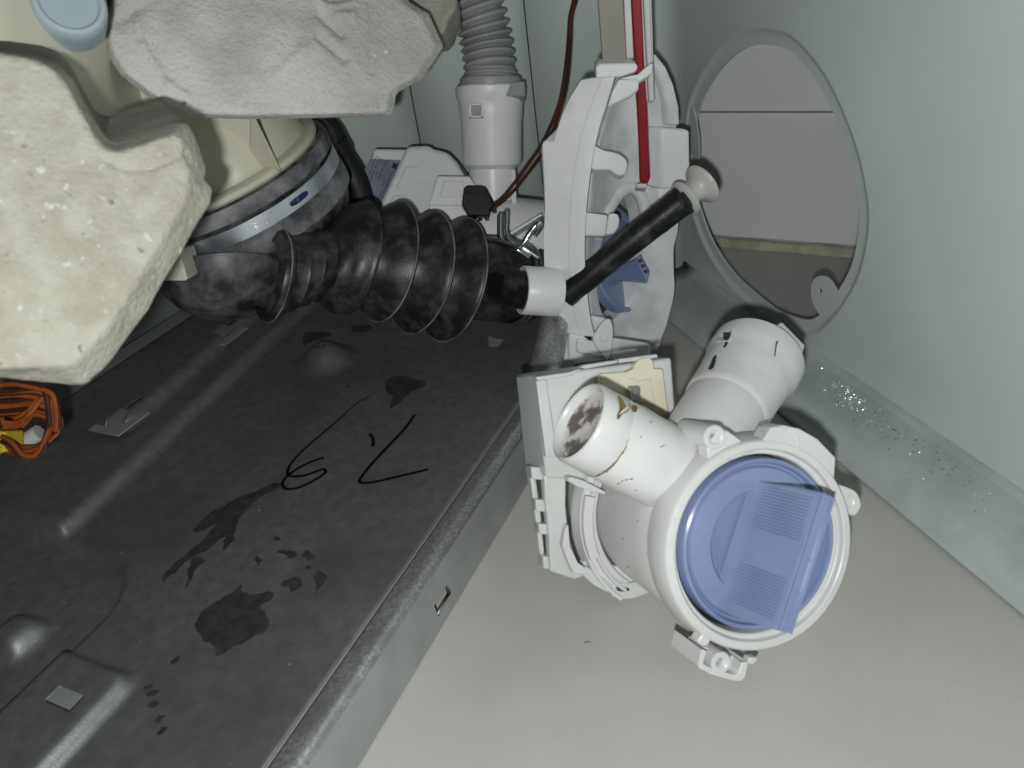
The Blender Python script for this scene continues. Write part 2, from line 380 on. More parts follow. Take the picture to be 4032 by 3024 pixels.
for hx in (rect_sq([(240, 2699), (331, 2738), (272, 2800), (182, 2760)], 26.5), h2, h3):  # pale plates added under the punched holes, standing in for the lit floor
    cs_, cq_ = sum(p[0] for p in hx)/4, sum(p[1] for p in hx)/4; zz = ZP + float(relief(np.array([cs_]), np.array([cq_]))[0]) - 2.4
    b = B(); b.prism([tr(cs_-9, cq_-9, zz), tr(cs_+9, cq_-9, zz), tr(cs_+9, cq_+9, zz), tr(cs_-9, cq_+9, zz)], -UZ*.6); b.build('added_hole_backing', 'galv2', tray)
# front rim: flat strip, rounded edge, face with a slot
SLOT = (sq(1720, 2390, 12), sq(1785, 2305, 12))
def on_face(px, py): 
    p = on(px, py, T0, TL)-T0; return p.dot(TD), p[2]
sl = [on_face(*p) for p in ((1722, 2390), (1772, 2303), (1785, 2345), (1732, 2428))]
slo, shi = min(p[0] for p in sl), max(p[0] for p in sl); zlo, zhi = min(p[1] for p in sl)+.2, max(p[1] for p in sl)-.2
SE = 172.
rprof = [(9.9, 17), (9.85, 22.0), (9.6, 22.4), (7.5, 22.6), (5.6, 22.65), (4.5, 22.5), (3.6, 22.1), (2.9, 21.4), (2.5, 20.6), (2.3, 19.8), (2.2, 19.0)]
b = B(); b.loft([[tr(s, q_, z) for q_, z in rprof] for s in np.linspace(-130, SE, 60)], closed=False)
b.build('front_rim', 'galv', tray, angle=50); b = B()
low = [(2.2, 19.0), (2.2-(19-zhi)*.116, zhi), (2.2-(19-zlo)*.116, zlo), (0, .3)]
svals = [-130, slo, shi, SE]
for i in range(3):
    for j in range(3):
        if i == 1 and j == 1: continue
        (qa, za), (qb, zb) = low[j], low[j+1]
        b.add([tr(svals[i], qa, za), tr(svals[i+1], qa, za), tr(svals[i+1], qb, zb), tr(svals[i], qb, zb)], [(0, 1, 2, 3)])
b.build('front_face', 'galv2', tray, angle=50)
b = B()
for (a_, c_) in (((slo, zlo), (shi, zlo)), ((shi, zlo), (shi, zhi)), ((shi, zhi), (slo, zhi)), ((slo, zhi), (slo, zlo))):
    b.add([tr(a_[0], 1.1, a_[1]), tr(c_[0], 1.1, c_[1]), tr(c_[0], 2.4, c_[1]), tr(a_[0], 2.4, a_[1])], [(0, 1, 2, 3)])
b.build('slot_lip', 'tray', tray, solid=.15)
b = B(); b.prism([tr(-130, 9, 0), tr(SE, 9, 0), tr(SE, 9, 16), tr(-130, 9, 16)], TL*.6); b.build('inner_web', 'tray', tray)
# left rim of the tray (bright strip at the left edge of the picture)
b = B(); b.prism([tr(-120, 215.5, 20), tr(236, 215.5, 20), tr(236, 240, 20), tr(-120, 240, 20)], UZ*6); b.build('side_rim', 'galv2', tray, bevel=2)
# upright corner post beside the pump mount
pb = A(2160, 1475, 322); ptp = A(2186, 1225, 338)
rngs = []
for k in range(9):
    t = k/8; c_ = pb*(1-t)+ptp*t + camv(-2.4*(1-t)**2, 0, 0); wd_ = 5.6+1.4*(1-t)
    rngs.append([c_ + camv(wd_*math.cos(a_)*1.0, 0, -3.8*math.sin(a_)) + camv(0, 0, 0) for a_ in np.linspace(0, np.pi, 14)])
b = B(); b.loft(rngs, closed=False); b.build('corner_post', 'galv', tray, solid=.9)
b = B(); b.prism(AL([(2205, 1230), (2262, 1230), (2262, 1440), (2200, 1470)], 338), camv(0, 0, 1)); b.build('post_web', 'galv2', tray)
# marker writing
def trp(px, py, z): return on(px, py, V(0, 0, z), UZ)
def cpx(p): return 1000+p[0]/2.011, 1450+p[1]/2.011
strokes = [[(930, 218), (830, 265), (700, 380), (560, 500), (420, 620), (320, 720), (270, 800), (280, 850), (380, 852), (480, 822), (550, 798), (562, 830), (470, 890), (350, 945), (260, 955), (226, 925), (240, 880), (320, 810), (430, 750), (555, 705)],
           [(920, 515), (945, 570), (937, 620)], [(1275, 365), (1200, 470), (1060, 620), (930, 760), (845, 870), (850, 905), (950, 900), (1150, 855), (1380, 800)]]
b = B()
for i, st in enumerate(strokes):
    pts = [trp(*cpx(p), ZP+.12) for p in st]; sp = spline(pts, 6); n = len(sp)
    wds = [(.45+.55*min(1, k/(n*.35))) if i == 0 else 1. for k in range(n)]
    b.strip(sp, [1.35*x for x in wds], UZ)
b.build('marker_writing', 'ink', tray, recalc=False)
# wet stains on the plate
STN = []
def stain(pts, ox, oy, sc=2.011):
    STN.append(1)
    P = [trp(ox+x/sc, oy+y/sc, ZP+.06) for x, y in pts]; P = spline(P, 14 if len(P) > 9 else 6, True)
    out = []
    for p in P:
        k = Vector(p*.35); k3 = k*4; p = p + V(noise.noise(k), noise.noise(k+Vector((9, 3, 1))), 0)*.8 + V(noise.noise(k3), noise.noise(k3+Vector((9, 3, 1))), 0)*.45; p[2] = ZP+.05+.004*len(STN); out.append(p)
    b = B(); n = len(out); b.add(out, [tuple(range(n))]); return b.build('stain', 'stain', tray)
stain([(1545, 530), (1600, 430), (1750, 310), (1830, 270), (1900, 210), (1920, 250), (2000, 280), (2150, 260), (2160, 320), (2070, 380), (2130, 480), (2120, 560), (1960, 650), (1800, 730), (1710, 775), (1700, 700), (1620, 640), (1570, 590)], 0, 2199)
stain([(2200, 900), (2050, 960), (1900, 1020), (1780, 1080), (1620, 1180), (1530, 1290), (1600, 1290), (1700, 1240), (1560, 1400), (1400, 1540), (1300, 1640), (1360, 1640), (1480, 1530), (1640, 1440), (1780, 1330), (1760, 1440), (1840, 1380), (1880, 1220), (1980, 1090), (2100, 1000), (2210, 940)], 0, 1450)
stain([(1500, 60), (1530, 0), (1640, 10), (1560, 70), (1520, 160), (1475, 235), (1490, 140)], 0, 2199)
stain([(1290, 160), (1400, 20), (1450, 10), (1340, 140), (1320, 190)], 0, 2199)
stain([(1040, 100), (1150, 60), (1300, 90), (1350, 130), (1220, 210), (1120, 300), (1080, 310), (1100, 220), (1060, 200)], 1000, 1450)
stain([(270, 160), (360, 150), (390, 210), (340, 240), (300, 260), (280, 210)], 1000, 2199)
stain([(480, 120), (560, 110), (580, 150), (510, 240), (475, 290), (490, 210)], 1000, 2199)
stain([(400, 1180), (560, 1170), (600, 1200), (420, 1260), (390, 1280)], 1000, 725)
stain([(770, 1130), (850, 1110), (940, 1130), (900, 1165), (800, 1170)], 1000, 725)
for c in ((1215, 1150), (1265, 1270), (1280, 1360), (1380, 810), (1210, 1060), (1180, 1015)):
    stain([(c[0]-45, c[1]+10), (c[0], c[1]-25), (c[0]+50, c[1]-20), (c[0]+20, c[1]+12), (c[0]-20, c[1]+30)], 0, 2199)
rs_ = random.Random(11)
for k in range(9):
    cx, cy = rs_.gauss(1130, 90), rs_.gauss(2180, 70)
    if k > 6: cx, cy = rs_.gauss(1480, 200), rs_.gauss(1480, 60)
    r_ = rs_.choice([6, 8, 10, 14, 20]); n_ = rs_.randint(6, 9)
    stain([((cx+r_*rs_.uniform(.5, 1.5)*math.cos(a_)*1.3)*2.011, (cy+r_*rs_.uniform(.5, 1.4)*math.sin(a_))*2.011) for a_ in np.linspace(0, 2*np.pi, n_, endpoint=False)], 0, 0)
P = spline([trp(1925+dx, 1345+dy, ZP+.1) for dx, dy in ((0, -22), (28, -12), (56, -8), (45, 8), (38, 18), (10, 22), (0, 10))], 4, True)
b = B(); b.add(P, [tuple(range(len(P)))]); b.build('paint_chip', 'galv2', tray)
# scattered grit on the tray
b = B()
for k in range(90):
    s, q_ = random.uniform(-60, 190), random.uniform(14, 150); r = random.choice([.08, .1, .12, .14, .2, .32 if k % 9 == 0 else .14])
    z = ZP+float(relief(np.array([s]), np.array([q_]))[0]); c = tr(s, q_, z+.05)
    b.add([c+V(r, 0, 0), c+V(-r*.5, r*.8, 0), c+V(-r*.5, -r*.8, 0), c+V(0, 0, r)], [(0, 1, 3), (1, 2, 3), (2, 0, 3)])
o = b.build('grit', 'galv2', None); o['kind'] = 'stuff'; tag(o, 'pale specks of grit scattered on the dark tray', 'grit')

# ================================================================ TUB AND SUMP NECK
tub = thing('washing_tub', 'beige plastic washing tub with a grey plug behind the concrete blocks', 'washing tub', A(500, 450, 300))
b = B(); rows = []
for py in np.linspace(-500, 470, 14):
    row = []
    for px in np.linspace(-700, 1330, 20):
        kk = min(max((px+100)/1000, 0), 1.4); t = 168 + 50*kk + 46*kk*kk + 45*min(max((px-330)/200, 0), 1) + 6*((py-350)/650)**2
        row.append(A(px, min(py, 560 + .0*px), t))
    rows.append(row)
b.loft(rows, closed=False); b.build('tub_shell', 'tub', tub, angle=80, solid=3)
pc = A(272, 20, 186); pax = unit(-(ray(272, 20))+CU*.55)
b = B(); b.lathe(pc, pax, [(-7, 8.5), (-1, 8.5), (1.1, 8.3), (1.8, 7.8), (2.0, 6.8), (1.3, 6.2), (1.1, 0.05)], 48); b.build('tub_plug', 'plug', tub)
RC = A(938, 733, 314); SAX = unit(camv(.40, -.86, .72))          # sump axis, pointing down
b = B(); b.lathe(RC, SAX, [(-75, 31), (-40, 33), (-22, 34), (-13, 35), (-11, 36), (-10.5, 39), (-9.8, 39.8), (-8, 39.8), (-7.4, 39), (2, 38.5)], 72); b.build('sump_neck', 'neck', tub, angle=40)
b = B(); b.prism(AL([(700, 420, 262), (985, 420, 268), (985, 650, 284), (770, 775, 290), (690, 790, 290)]), camv(0, 0, 3)); b.build('neck_facet', 'neck', tub, bevel=.5)
b = B(); b.prism(AL([(984, 420, 267), (996, 425, 266), (1006, 470, 268), (1103, 668, 281), (1060, 668, 283), (985, 650, 283.5)]), camv(0, 0, 3)); b.build('neck_gusset', 'neck', tub, bevel=.4)
b = B(); b.prism(AL([(985, 650, 284), (1103, 668, 281), (1050, 700, 292), (780, 812, 300), (690, 800, 296), (770, 775, 290.5)]), camv(0, 0, 3)); b.build('neck_ledge', 'neck', tub, bevel=.4)
b = B(); b.prism(AL([(1590, -70), (1790, -70), (1800, 30), (1765, 75), (1752, 130), (1700, 140), (1660, 60), (1600, 0)], 290), camv(0, 6, 30)); b.build('tub_lug', 'concrete2', tub, bevel=2, seg=3)
b = B(); b.prism(AL([(685, 985), (705, 985), (738, 1098), (730, 1106), (636, 1105), (640, 1085)], 262), camv(-4, 6, 22)); b.build('tub_bracket', 'neck', tub, bevel=.8)

# ================================================================ CONCRETE COUNTERWEIGHTS
def concrete(name, label, front, mid, vec, mt, voxel, amp, grooves=(), inset=1, smooth=2):
    b = B(); n = len(front)
    rings = [front, mid, [p+vec for p in mid]]
    b.loft(rings); o = b.build(name+'_src', mt)
    for p in o.data.polygons: p.use_smooth = False
    q = o.modifiers.new('r', 'REMESH'); q.mode = 'VOXEL'; q.voxel_size = voxel*MM
    q = o.modifiers.new('s', 'SMOOTH'); q.iterations = smooth; q.factor = .5
    bpy.context.view_layer.update()
    me = bpy.data.meshes.new_from_object(o.evaluated_get(bpy.context.evaluated_depsgraph_get())); me.name = name
    loc = o.location.copy(); bpy.data.objects.remove(o)
    k = len(me.vertices); co = np.empty(k*3); me.vertices.foreach_get('co', co); co = co.reshape(-1, 3)
    no = np.empty(k*3); me.vertices.foreach_get('normal', no); no = no.reshape(-1, 3)
    d = np.empty(k)
    for i in range(k):
        p = Vector(co[i]*1000)
        d[i] = amp*(noise.fractal(p*.045, 1, 2, 2) + .5*noise.noise(p*.25) + .45*noise.noise(p*.7) + 2.2*max(0, noise.noise(p*.42+Vector((7, 7, 7)))-.42) - 2.5*max(0, noise.noise(p*.4)-.5))
    wco = co + np.array(loc)
    rel = wco*1000 - CAM; cc = rel @ R; px = 2016+F*cc[:, 0]/cc[:, 2]; py = 1512-F*cc[:, 1]/cc[:, 2]
    facing = (no*(-rel)).sum(1)/np.linalg.norm(rel, axis=1)
    for (x0, y0, x1, y1, wd_, dep) in grooves:
        a_ = V(x0, y0); e = V(x1-x0, y1-y0); L2 = e.dot(e)
        t = np.clip(((px-x0)*e[0]+(py-y0)*e[1])/L2, 0, 1); dist = np.hypot(px-x0-t*e[0], py-y0-t*e[1])
        d += np.where(facing > .25, dep*np.exp(-(dist/wd_)**2), 0)
    co = co + no*d[:, None]*MM
    me.vertices.foreach_set('co', co.ravel()); me.update(); me.materials.clear(); me.materials.append(M[mt]); me.shade_smooth()
    o = bpy.data.objects.new(name, me); COL.objects.link(o); o.location = loc
    return tag(o, label, 'counterweight', 'concrete counterweights on the tub')
ro = [(430, -160), (428, 0), (402, 80), (404, 160), (428, 230), (470, 290), (560, 365), (640, 418), (740, 462), (1000, 470), (1230, 466), (1380, 462), (1536, 458), (1552, 440), (1558, 372), (1600, 345), (1665, 312), (1750, 185), (1690, 55), (1600, 0), (1590, -160)]
def rdep(x): return 222+(x-400)*.032
rm = [A(x, y, rdep(x)) for x, y in ro]
def insetpx(o_, k, ctr): return [(x+(ctr[0]-x)*k, y+(ctr[1]-y)*k) for x, y in o_]
rf = [A(x, y, rdep(x)-4.5) for x, y in insetpx(ro, .05, (1000, 120))]
concrete('concrete_counterweight', 'large pale grey concrete block hanging at the top, above the ivory sump neck', rf, rm, camv(-10, 14, 34), 'concrete', .9, .2,
         grooves=((1258, 52, 1345, 135, 16, -1.6), (1250, 140, 1360, 232, 15, -1.5), (1245, 0, 1300, 30, 12, 1.2), (1300, 30, 1395, 8, 12, 1.2), (1330, 60, 1385, 60, 22, 1.4), (1460, -60, 1462, 290, 9, -.8), (535, 60, 560, 180, 14, .9), (560, 180, 660, 330, 14, .9), (660, 330, 740, 380, 14, .9), (1080, 300, 1200, 190, 22, .9), (560, 20, 470, 80, 30, -1.2)))
lm = [(-160, 190), (0, 194), (150, 222), (228, 255), (286, 312), (330, 400), (390, 505), (425, 552), (465, 563), (560, 530), (700, 482), (738, 484), (762, 520), (788, 590), (816, 668), (806, 705), (838, 742), (834, 800), (780, 880), (722, 985), (640, 1120), (580, 1232), (500, 1335), (432, 1432), (340, 1516), (300, 1520), (180, 1508), (0, 1488), (-160, 1478)]
lf = [(-160, 205), (0, 210), (140, 238), (205, 270), (262, 335), (305, 420), (365, 530), (410, 590), (470, 600), (570, 568), (680, 530), (706, 545), (722, 580), (735, 630), (745, 680), (735, 720), (728, 770), (712, 815), (660, 900), (610, 985), (545, 1100), (480, 1200), (420, 1290), (350, 1370), (290, 1430), (260, 1440), (170, 1445), (0, 1450), (-160, 1450)]
def ldep(x): return 140+(x+100)*.022
concrete('concrete_counterweight', 'cream speckled concrete block nearest the camera, filling the left edge above the orange wires',
         [A(x, y, ldep(x)) for x, y in lf], [A(x, y, ldep(x)+7) for x, y in lm], camv(-21, 18, 35), 'concrete2', .75, .12,
         grooves=((395, 620, 500, 670, 10, -.7), (500, 670, 600, 660, 10, -.7), (600, 660, 735, 600, 10, -.7), (735, 600, 750, 640, 10, -.7), (470, 740, 560, 880, 26, -.5)), smooth=2)

# ================================================================ RUBBER SUMP HOSE (boot + bellows)
P0, P1 = A(1045, 1010, 289), A(1975, 1108, 356); BX = unit(P1-P0); BLn = np.linalg.norm(P1-P0)
hose = thing('sump_hose', 'dusty black rubber bellows hose running from the steel strap to the spring clamp', 'rubber hose', P0)
# boot: skirt under the strap blending into a rounded bowl
e1 = unit(np.cross(SAX, CF)); g1 = np.cross(SAX, e1); SC_ = A(884, 1048, 303); SR = 26.2
eb = unit(CR*1 + CU*.12); gb = unit(CF - eb*CF.dot(eb)); ub = unit(np.cross(eb, gb)); ub = ub if ub.dot(CU) > 0 else -ub
nb = 72; rings = []
def ringpt(a_, s_, r): return RC + SAX*s_ + (e1*math.cos(a_)+g1*math.sin(a_))*r
# match phase: angle of e1/g1 to bowl axes
aa = np.linspace(0, 2*np.pi, nb, endpoint=False)
r0 = [ringpt(a_, 6, 40.6) for a_ in aa]; r1 = [ringpt(a_, 11, 42.2) for a_ in aa]; r2 = [ringpt(a_, 15, 42.2) for a_ in aa]; r3 = [ringpt(a_, 18, 40.5) for a_ in aa]; r4 = [ringpt(a_, 23, 38.5) for a_ in aa]
bowl = []
for p in r4:
    dvec = p-RC; x, y = dvec.dot(eb), dvec.dot(gb); L_ = math.hypot(x, y); bowl.append((x/L_, y/L_))
rings = [[ringpt(a_, -7.5, 40.2) for a_ in aa], [ringpt(a_, -6.8, 42.2) for a_ in aa], [ringpt(a_, -5.8, 42.6) for a_ in aa], [ringpt(a_, -1, 42.3) for a_ in aa], [ringpt(a_, 0, 41) for a_ in aa], r0, r1, r2, r3, r4]
eq = [SC_ + eb*x*SR + gb*y*SR + ub*.3 for x, y in bowl]
for k in (.33, .66): rings.append([a_*(1-k)+c*k for a_, c in zip(r4, eq)])
for k in range(0, 9):
    ph = k/8*np.pi/2; rings.append([SC_ + (eb*x+gb*y)*SR*max(math.cos(ph), .02) - ub*SR*.83*math.sin(ph) for x, y in bowl])
b = B(); b.loft(rings, False, True); b.build('boot', 'bootrub', hose, angle=100)
b = B(); b.lathe(RC, SAX, [(-1.2, 41), (-1.3, 42.5), (-5.5, 42.8), (-6.9, 42.3), (-7.0, 41)], 96); b.build('boot_collar', 'rubberdust', hose)
b = B(); b.lathe(RC, SAX, [(7, 41), (8.5, 42.7), (12, 42.9), (15, 42.7), (16, 41.5)], 96); b.build('boot_lip', 'rubberdust', hose)
# bellows
def baxis(f): return P0*(1-f)+P1*f + CU*float(np.interp(f, [-.1, .05, .14, .24, .325, .40, .465, .61, .752, .9, 1.05], [-7.5, -7, -3.4, 1.5, 3.4, 3.6, 3.0, .2, -1.4, -1, 0]))
prof = [(.0, 13), (.012, 17.0), (.03, 17.8), (.045, 17.2), (.055, 15.6), (.09, 15.2), (.105, 15.9), (.115, 15.0), (.145, 14.8), (.16, 15.4), (.175, 14.4), (.205, 14.4)]
for c, r in ((.325, 23.6), (.465, 25.0), (.610, 26.4), (.752, 27.6)):
    prof += [(c-.112, 16.2), (c-.095, 17.0), (c-.07, 19.6), (c-.04, 22.6), (c-.018, r-1.0), (c-.008, r-.2), (c-.002, r+.15), (c+.006, r), (c+.010, r-1.4), (c+.016, r-4.2), (c+.021, 17.6)]
prof += [(.80, 16.5), (.83, 16), (.87, 17.4), (.93, 18.3), (1.02, 18.6), (1.03, 19.0), (1.035, 18.2), (1.105, 18.2), (1.11, 19.3), (1.14, 19.4), (1.145, 15)]
nrg = 72; bx_e = unit(np.cross(BX, CF)); bx_g = np.cross(BX, bx_e); rings = []
for f, r in prof:
    tilt = -.13 if .2 < f < .79 else -.1
    c = baxis(f); ring = []
    for a_ in np.linspace(0, 2*np.pi, nrg, endpoint=False):
        p = bx_e*math.cos(a_)*r + bx_g*math.sin(a_)*r
        ring.append(c + p + BX*(p.dot(CU)*-tilt) + BX*.35*noise.noise(Vector((math.cos(a_)*1.5, math.sin(a_)*1.5, f*9))))
    rings.append(ring)
b = B(); b.loft(rings, False, True); b.build('bellows', 'rubbermid', hose, angle=48)
for (f, r), ring in zip(prof, rings):
    if r > 24.15 and abs(f-round(f, 3)) < 1e-6 and any(abs(f-(c-.002)) < 1e-6 for c in (.325, .465, .610, .752)) or f == .03:
        cen = sum(ring)/len(ring); b = B(); b.tube([cen+(p-cen)*1.003 for p in ring]+[cen+(ring[0]-cen)*1.003], .30, 8); b.build('bellows_rim', 'rubberdust', hose)
# branch spigot towards the drain tube
b = B(); b.tube(AL([(1950, 1110, 342), (2000, 1125, 334), (2060, 1142, 326), (2110, 1146, 322)]), [10, 9.3, 8.6, 8.6], 24); b.build('branch_spigot', 'rubber', hose)

# strap clamp round the sump neck
clamp = thing('strap_clamp', 'bright steel strap clamp stamped with size around the rubber boot', 'hose clamp', RC+SAX*3)
b = B(); b.lathe(RC, SAX, [(.6, 41.6), (.6, 42.3), (6.6, 42.3), (6.6, 41.6)], 128); band = b.build('band', 'strap', clamp, bevel=.15)
def onband(px, py, s_=3.6, r=42.42):
    rr_ = ray(px, py); best = None
    o = CAM-RC; A_ = rr_-SAX*rr_.dot(SAX); Bv = o-SAX*o.dot(SAX)
    a2, b2, c2 = A_.dot(A_), 2*A_.dot(Bv), Bv.dot(Bv)-r*r; D = b2*b2-4*a2*c2
    t = (-b2-math.sqrt(max(D, 0)))/(2*a2); return CAM+rr_*t
for body, px, py, sz in (('80', 985, 835, 3.0), ('FL', 1032, 818, 3.0)):
    p = onband(px, py); nr = p-RC; nr = unit(nr-SAX*nr.dot(SAX)); p = RC+SAX*(5.6)+nr*42.36
    text(body, sz, p, -SAX, np.cross(nr, -SAX), 'chrome', clamp, 'stamped_lettering', .12, band)
p = onband(1165, 757); nr = unit((p-RC)-SAX*(p-RC).dot(SAX)); tg = np.cross(SAX, nr); tg = tg if tg.dot(CR) > 0 else -tg
pts = []
for k in range(17):
    a_ = (k-8)/8*4.6/42.4; nr2 = nr*math.cos(a_)+tg*math.sin(a_); pts.append(RC+SAX*3.7+nr2*42.42)
b = B(); wds = [2.3*math.sqrt(max(.05, 1-((k-8)/8.3)**4)) for k in range(17)]; b.strip(pts, wds, nr, .03); b.build('band_slot', 'blueink', clamp, recalc=False)

# spring clamp at the pump end of the bellows
sp = thing('spring_clamp', 'shiny double wire spring clamp with raised tangs on the hose end', 'hose clamp', baxis(.975))
cc_ = baxis(1.072)
def sring(off, a0, a1, r=19.3, n=60):
    return [cc_ + BX*off + (CU-BX*CU.dot(BX))*0 + (unit(CU-BX*CU.dot(BX))*math.cos(t) + unit(np.cross(CU, BX))*math.sin(t))*r for t in np.radians(np.linspace(a0, a1, n))]
ra = sring(-1.9, -250, 62); rb = sring(1.1, -250, 62)
b = B(); b.tube(ra, 1.25, 12); b.tube(rb, 1.25, 12); b.build('wire_ring', 'chrome', sp)
b = B(); b.tube(spline(AL([(2085, 1010, 322), (2040, 985, 321), (1996, 965, 321), (1970, 935, 321), (1968, 900, 321), (1968, 845, 321)]), 5), 1.25, 12)
b.tube(spline(AL([(2120, 1015, 323), (2060, 975, 322), (2010, 945, 322), (1992, 915, 322), (1992, 880, 322), (1992, 832, 322)]), 5), 1.25, 12)
b.build('prong', 'chrome', sp)
b = B(); b.tube(spline(AL([(1890, 942, 325), (1950, 945, 322), (2000, 962, 319), (2035, 972, 317), (2062, 958, 316), (2085, 920, 315), (2112, 885, 314), (2128, 876, 315), (2128, 892, 316), (2105, 925, 318)]), 6), 1.35, 12)
b.build('finger_loop', 'chrome', sp)

# ================================================================ INSTALLED DRAIN PUMP
dp = thing('drain_pump', 'white drain pump in the machine with a silver rating label and upright outlet', 'pump', A(1650, 760, 375))
mo = [(1600, 574), (1690, 570), (1705, 585), (1762, 598), (1800, 640), (1845, 716), (1905, 735), (1905, 960), (1800, 1000), (1560, 1010), (1488, 850), (1500, 790)]
b = B(); b.prism(AL(mo, 366), camv(2, 4, 26)); b.build('motor_housing', 'milky', dp, bevel=2.2, seg=3)
for a_, c_, hgt in (((1596, 655), (1655, 655), 0), ((1548, 768), (1605, 768), 0)):
    b = B(); b.prism(AL([a_, c_, (c_[0]-36, c_[1]+86), (a_[0]-36, a_[1]+86)], 365.2), camv(0, 0, 2)); b.build('housing_panel', 'milky', dp, bevel=.6)
LO, LX = A(1468, 588, 372), None
lf_ = AL([(1472, 585), (1604, 588), (1480, 905), (1330, 900), (1382, 800)], 371); b = B(); b.prism(lf_, camv(2, 4, 24)); b.build('end_cover', 'milky', dp, bevel=1.2)
lb = AL([(1452, 632), (1462, 626), (1572, 630), (1580, 640), (1500, 835), (1440, 880), (1388, 890), (1366, 830)], 370.6)
b = B(); b.add(lb, [tuple(range(len(lb)))]); lab = b.build('rating_label', 'label', dp, recalc=False)
ldir = unit(A(1500, 800, 370)-A(1566, 640, 370)); lup = unit(np.cross(ldir, CF)); lup = lup if lup.dot(CR) > 0 else -lup
LZ = A(1567, 648, 370.3)
def lt(x, y): return LZ + ldir*x + lup*y
for body, x, y, szz in (('HANNING', 3.9, -2.1, 2.3), ('ELEKTRO-WERKE', 3.2, -3.4, 1.15), ('hydraulic component', 0, -4.7, 1.2), ('DPO20-062', 0, -6.7, 2.1), ('220V          30W', 0, -8.4, 1.35), ('60Hz  P/N : 9001080758', 0, -10, 1.35), ('50Hz 30min / 15min ON - 45min OFF', 0, -11.6, 1.2), ('I.Cl. F', 0, -13.2, 1.3), ('10.10.2020', 12.5, -14.4, 1.3), ('CE', 15, -2.6, 2.6)):
    text(body, szz, lt(x, y), ldir, lup, 'print', dp, 'lettering', .02, lab)
b = B(); b.prism([lt(-.4, -2.4), lt(2.9, -2.4), lt(2.5, -1.2), lt(2.9, 0), lt(-.4, 0), lt(0, -1.2)], -CF*.04); subbuild(b, 'logo', 'print', lab)
# terminal block
b = B(); b.prism(AL([(1722, 692), (1848, 694), (1872, 730), (1860, 800), (1815, 870), (1790, 895), (1700, 880), (1690, 800)], 352), camv(0, 2, 16)); tb = b.build('terminal_block', 'mwhite', dp, bevel=.5)
b = B(); b.prism(AL([(1750, 710), (1828, 712), (1826, 760), (1818, 778), (1736, 776), (1732, 766)], 351), camv(0, 0, 2)); subbuild(b, 'raised_cover', 'mwhite', tb, bevel=.4)
b = B(); b.prism(AL([(1690, 806), (1815, 806), (1872, 895), (1858, 893), (1820, 868), (1700, 868)], 350), camv(0, 0, 12)); b.build('block_skirt', 'mwhite', dp, bevel=.5)
# volute and body behind the bracket
b = B(); b.lathe(A(1880, 960, 372), unit(camv(1, -.05, .25)), [(-8, 20), (0, 23), (6, 24), (40, 24), (46, 22)], 60, True, True); b.build('volute', 'mwhite', dp, bevel=.5)
b = B(); b.lathe(A(2060, 965, 392), unit(camv(1, .02, .1)), [(-1, 18), (0, 18.5), (22, 19), (30, 19)], 60, True, True); b.build('pump_chamber', 'mwhite', dp, bevel=.4)
b = B(); b.prism(AL([(1980, 930), (2130, 840), (2138, 846), (1990, 940)], 340), camv(0, 0, 12)); b.build('chamber_rib', 'mwhite', dp, bevel=.3)
# upright outlet with collar
oc0, oc1 = A(1931, 338, 354), A(1944, 860, 372); ox = unit(oc1-oc0)
def px2s(y): return np.linalg.norm(A(1931+(y-338)*13/522, y, 354+(y-338)*18/522)-oc0)
b = B(); b.lathe(oc0, ox, [(px2s(392), 14.2), (px2s(340), 14.6), (px2s(340), 15.9), (px2s(346), 16.4), (px2s(380), 16.3), (px2s(392), 15.6), (px2s(430), 14.9), (px2s(470), 14.7), (px2s(480), 14.35), (px2s(630), 14.1), (px2s(648), 13.7), (px2s(656), 12.3), (px2s(664), 11.3), (px2s(870), 11)], 72); oco = b.build('outlet_collar', 'mwhite', dp, angle=28)
wn_ = A(1882, 432, 340)
fx, fy = CR*1, CU*1
for (x0, y0, x1, y1) in ((1846, 408, 1856, 460), (1894, 408, 1902, 460), (1846, 406, 1902, 414), (1846, 454, 1902, 460)):
    b = B(); b.prism(AL([(x0, y0), (x1, y0), (x1, y1), (x0, y1)], 340.5), CF*2.5); b.build('window_frame', 'mwhite', dp, bevel=.2)
b = B(); b.prism(AL([(1860, 416), (1894, 416), (1894, 452), (1860, 452)], 341.0), CF*2.5); b.build('latch_window', 'greyhose', dp, bevel=.2)
for x0, x1 in ((1894, 1907), (2012, 2030)):
    b = B(); b.prism(AL([(x0, 668), (x1, 668), (x1+4, 800), (x0+4, 800)], 357), CF*8); b.build('outlet_rib', 'mwhite', dp, bevel=.3)

# ================================================================ CORRUGATED DRAIN HOSE
dh = thing('corrugated_hose', 'light grey corrugated drain hose rising from the pump collar', 'drain hose', A(1925, 290, 352))
ax_ = spline(AL([(1790, -150, 338), (1845, -60, 342), (1888, 60, 346), (1915, 170, 350), (1928, 262, 352), (1930, 300, 353)]), 60)
L_ = np.concatenate([[0], np.cumsum([np.linalg.norm(ax_[i+1]-ax_[i]) for i in range(len(ax_)-1)])])
rr = [10.9 + 1.35*(math.sin((L_[-1]-l)*2*np.pi/3.95)) for l in L_]
rr = [9.3 + 3.0*(.5+.5*math.sin((L_[-1]-l)*2*np.pi/3.95))**.6 for l in L_]
b = B(); b.tube(ax_, rr, 48); b.build('corrugations', 'greyhose', dh, angle=70)
b = B(); b.lathe(oc0, -ox, [(-6, 11.2), (1.6, 11.2), (7.2, 11.2), (8.0, 10.8), (8.4, 9.6)], 60); b.build('cuff', 'greyhose', dh, angle=30)
b = B(); b.lathe(oc0, -ox, [(-.5, 14.1), (1.2, 14.3), (3.0, 14.1), (3.8, 13.2), (3.8, 10)], 60); b.build('latch_ring', 'greyhose', dh, angle=40)
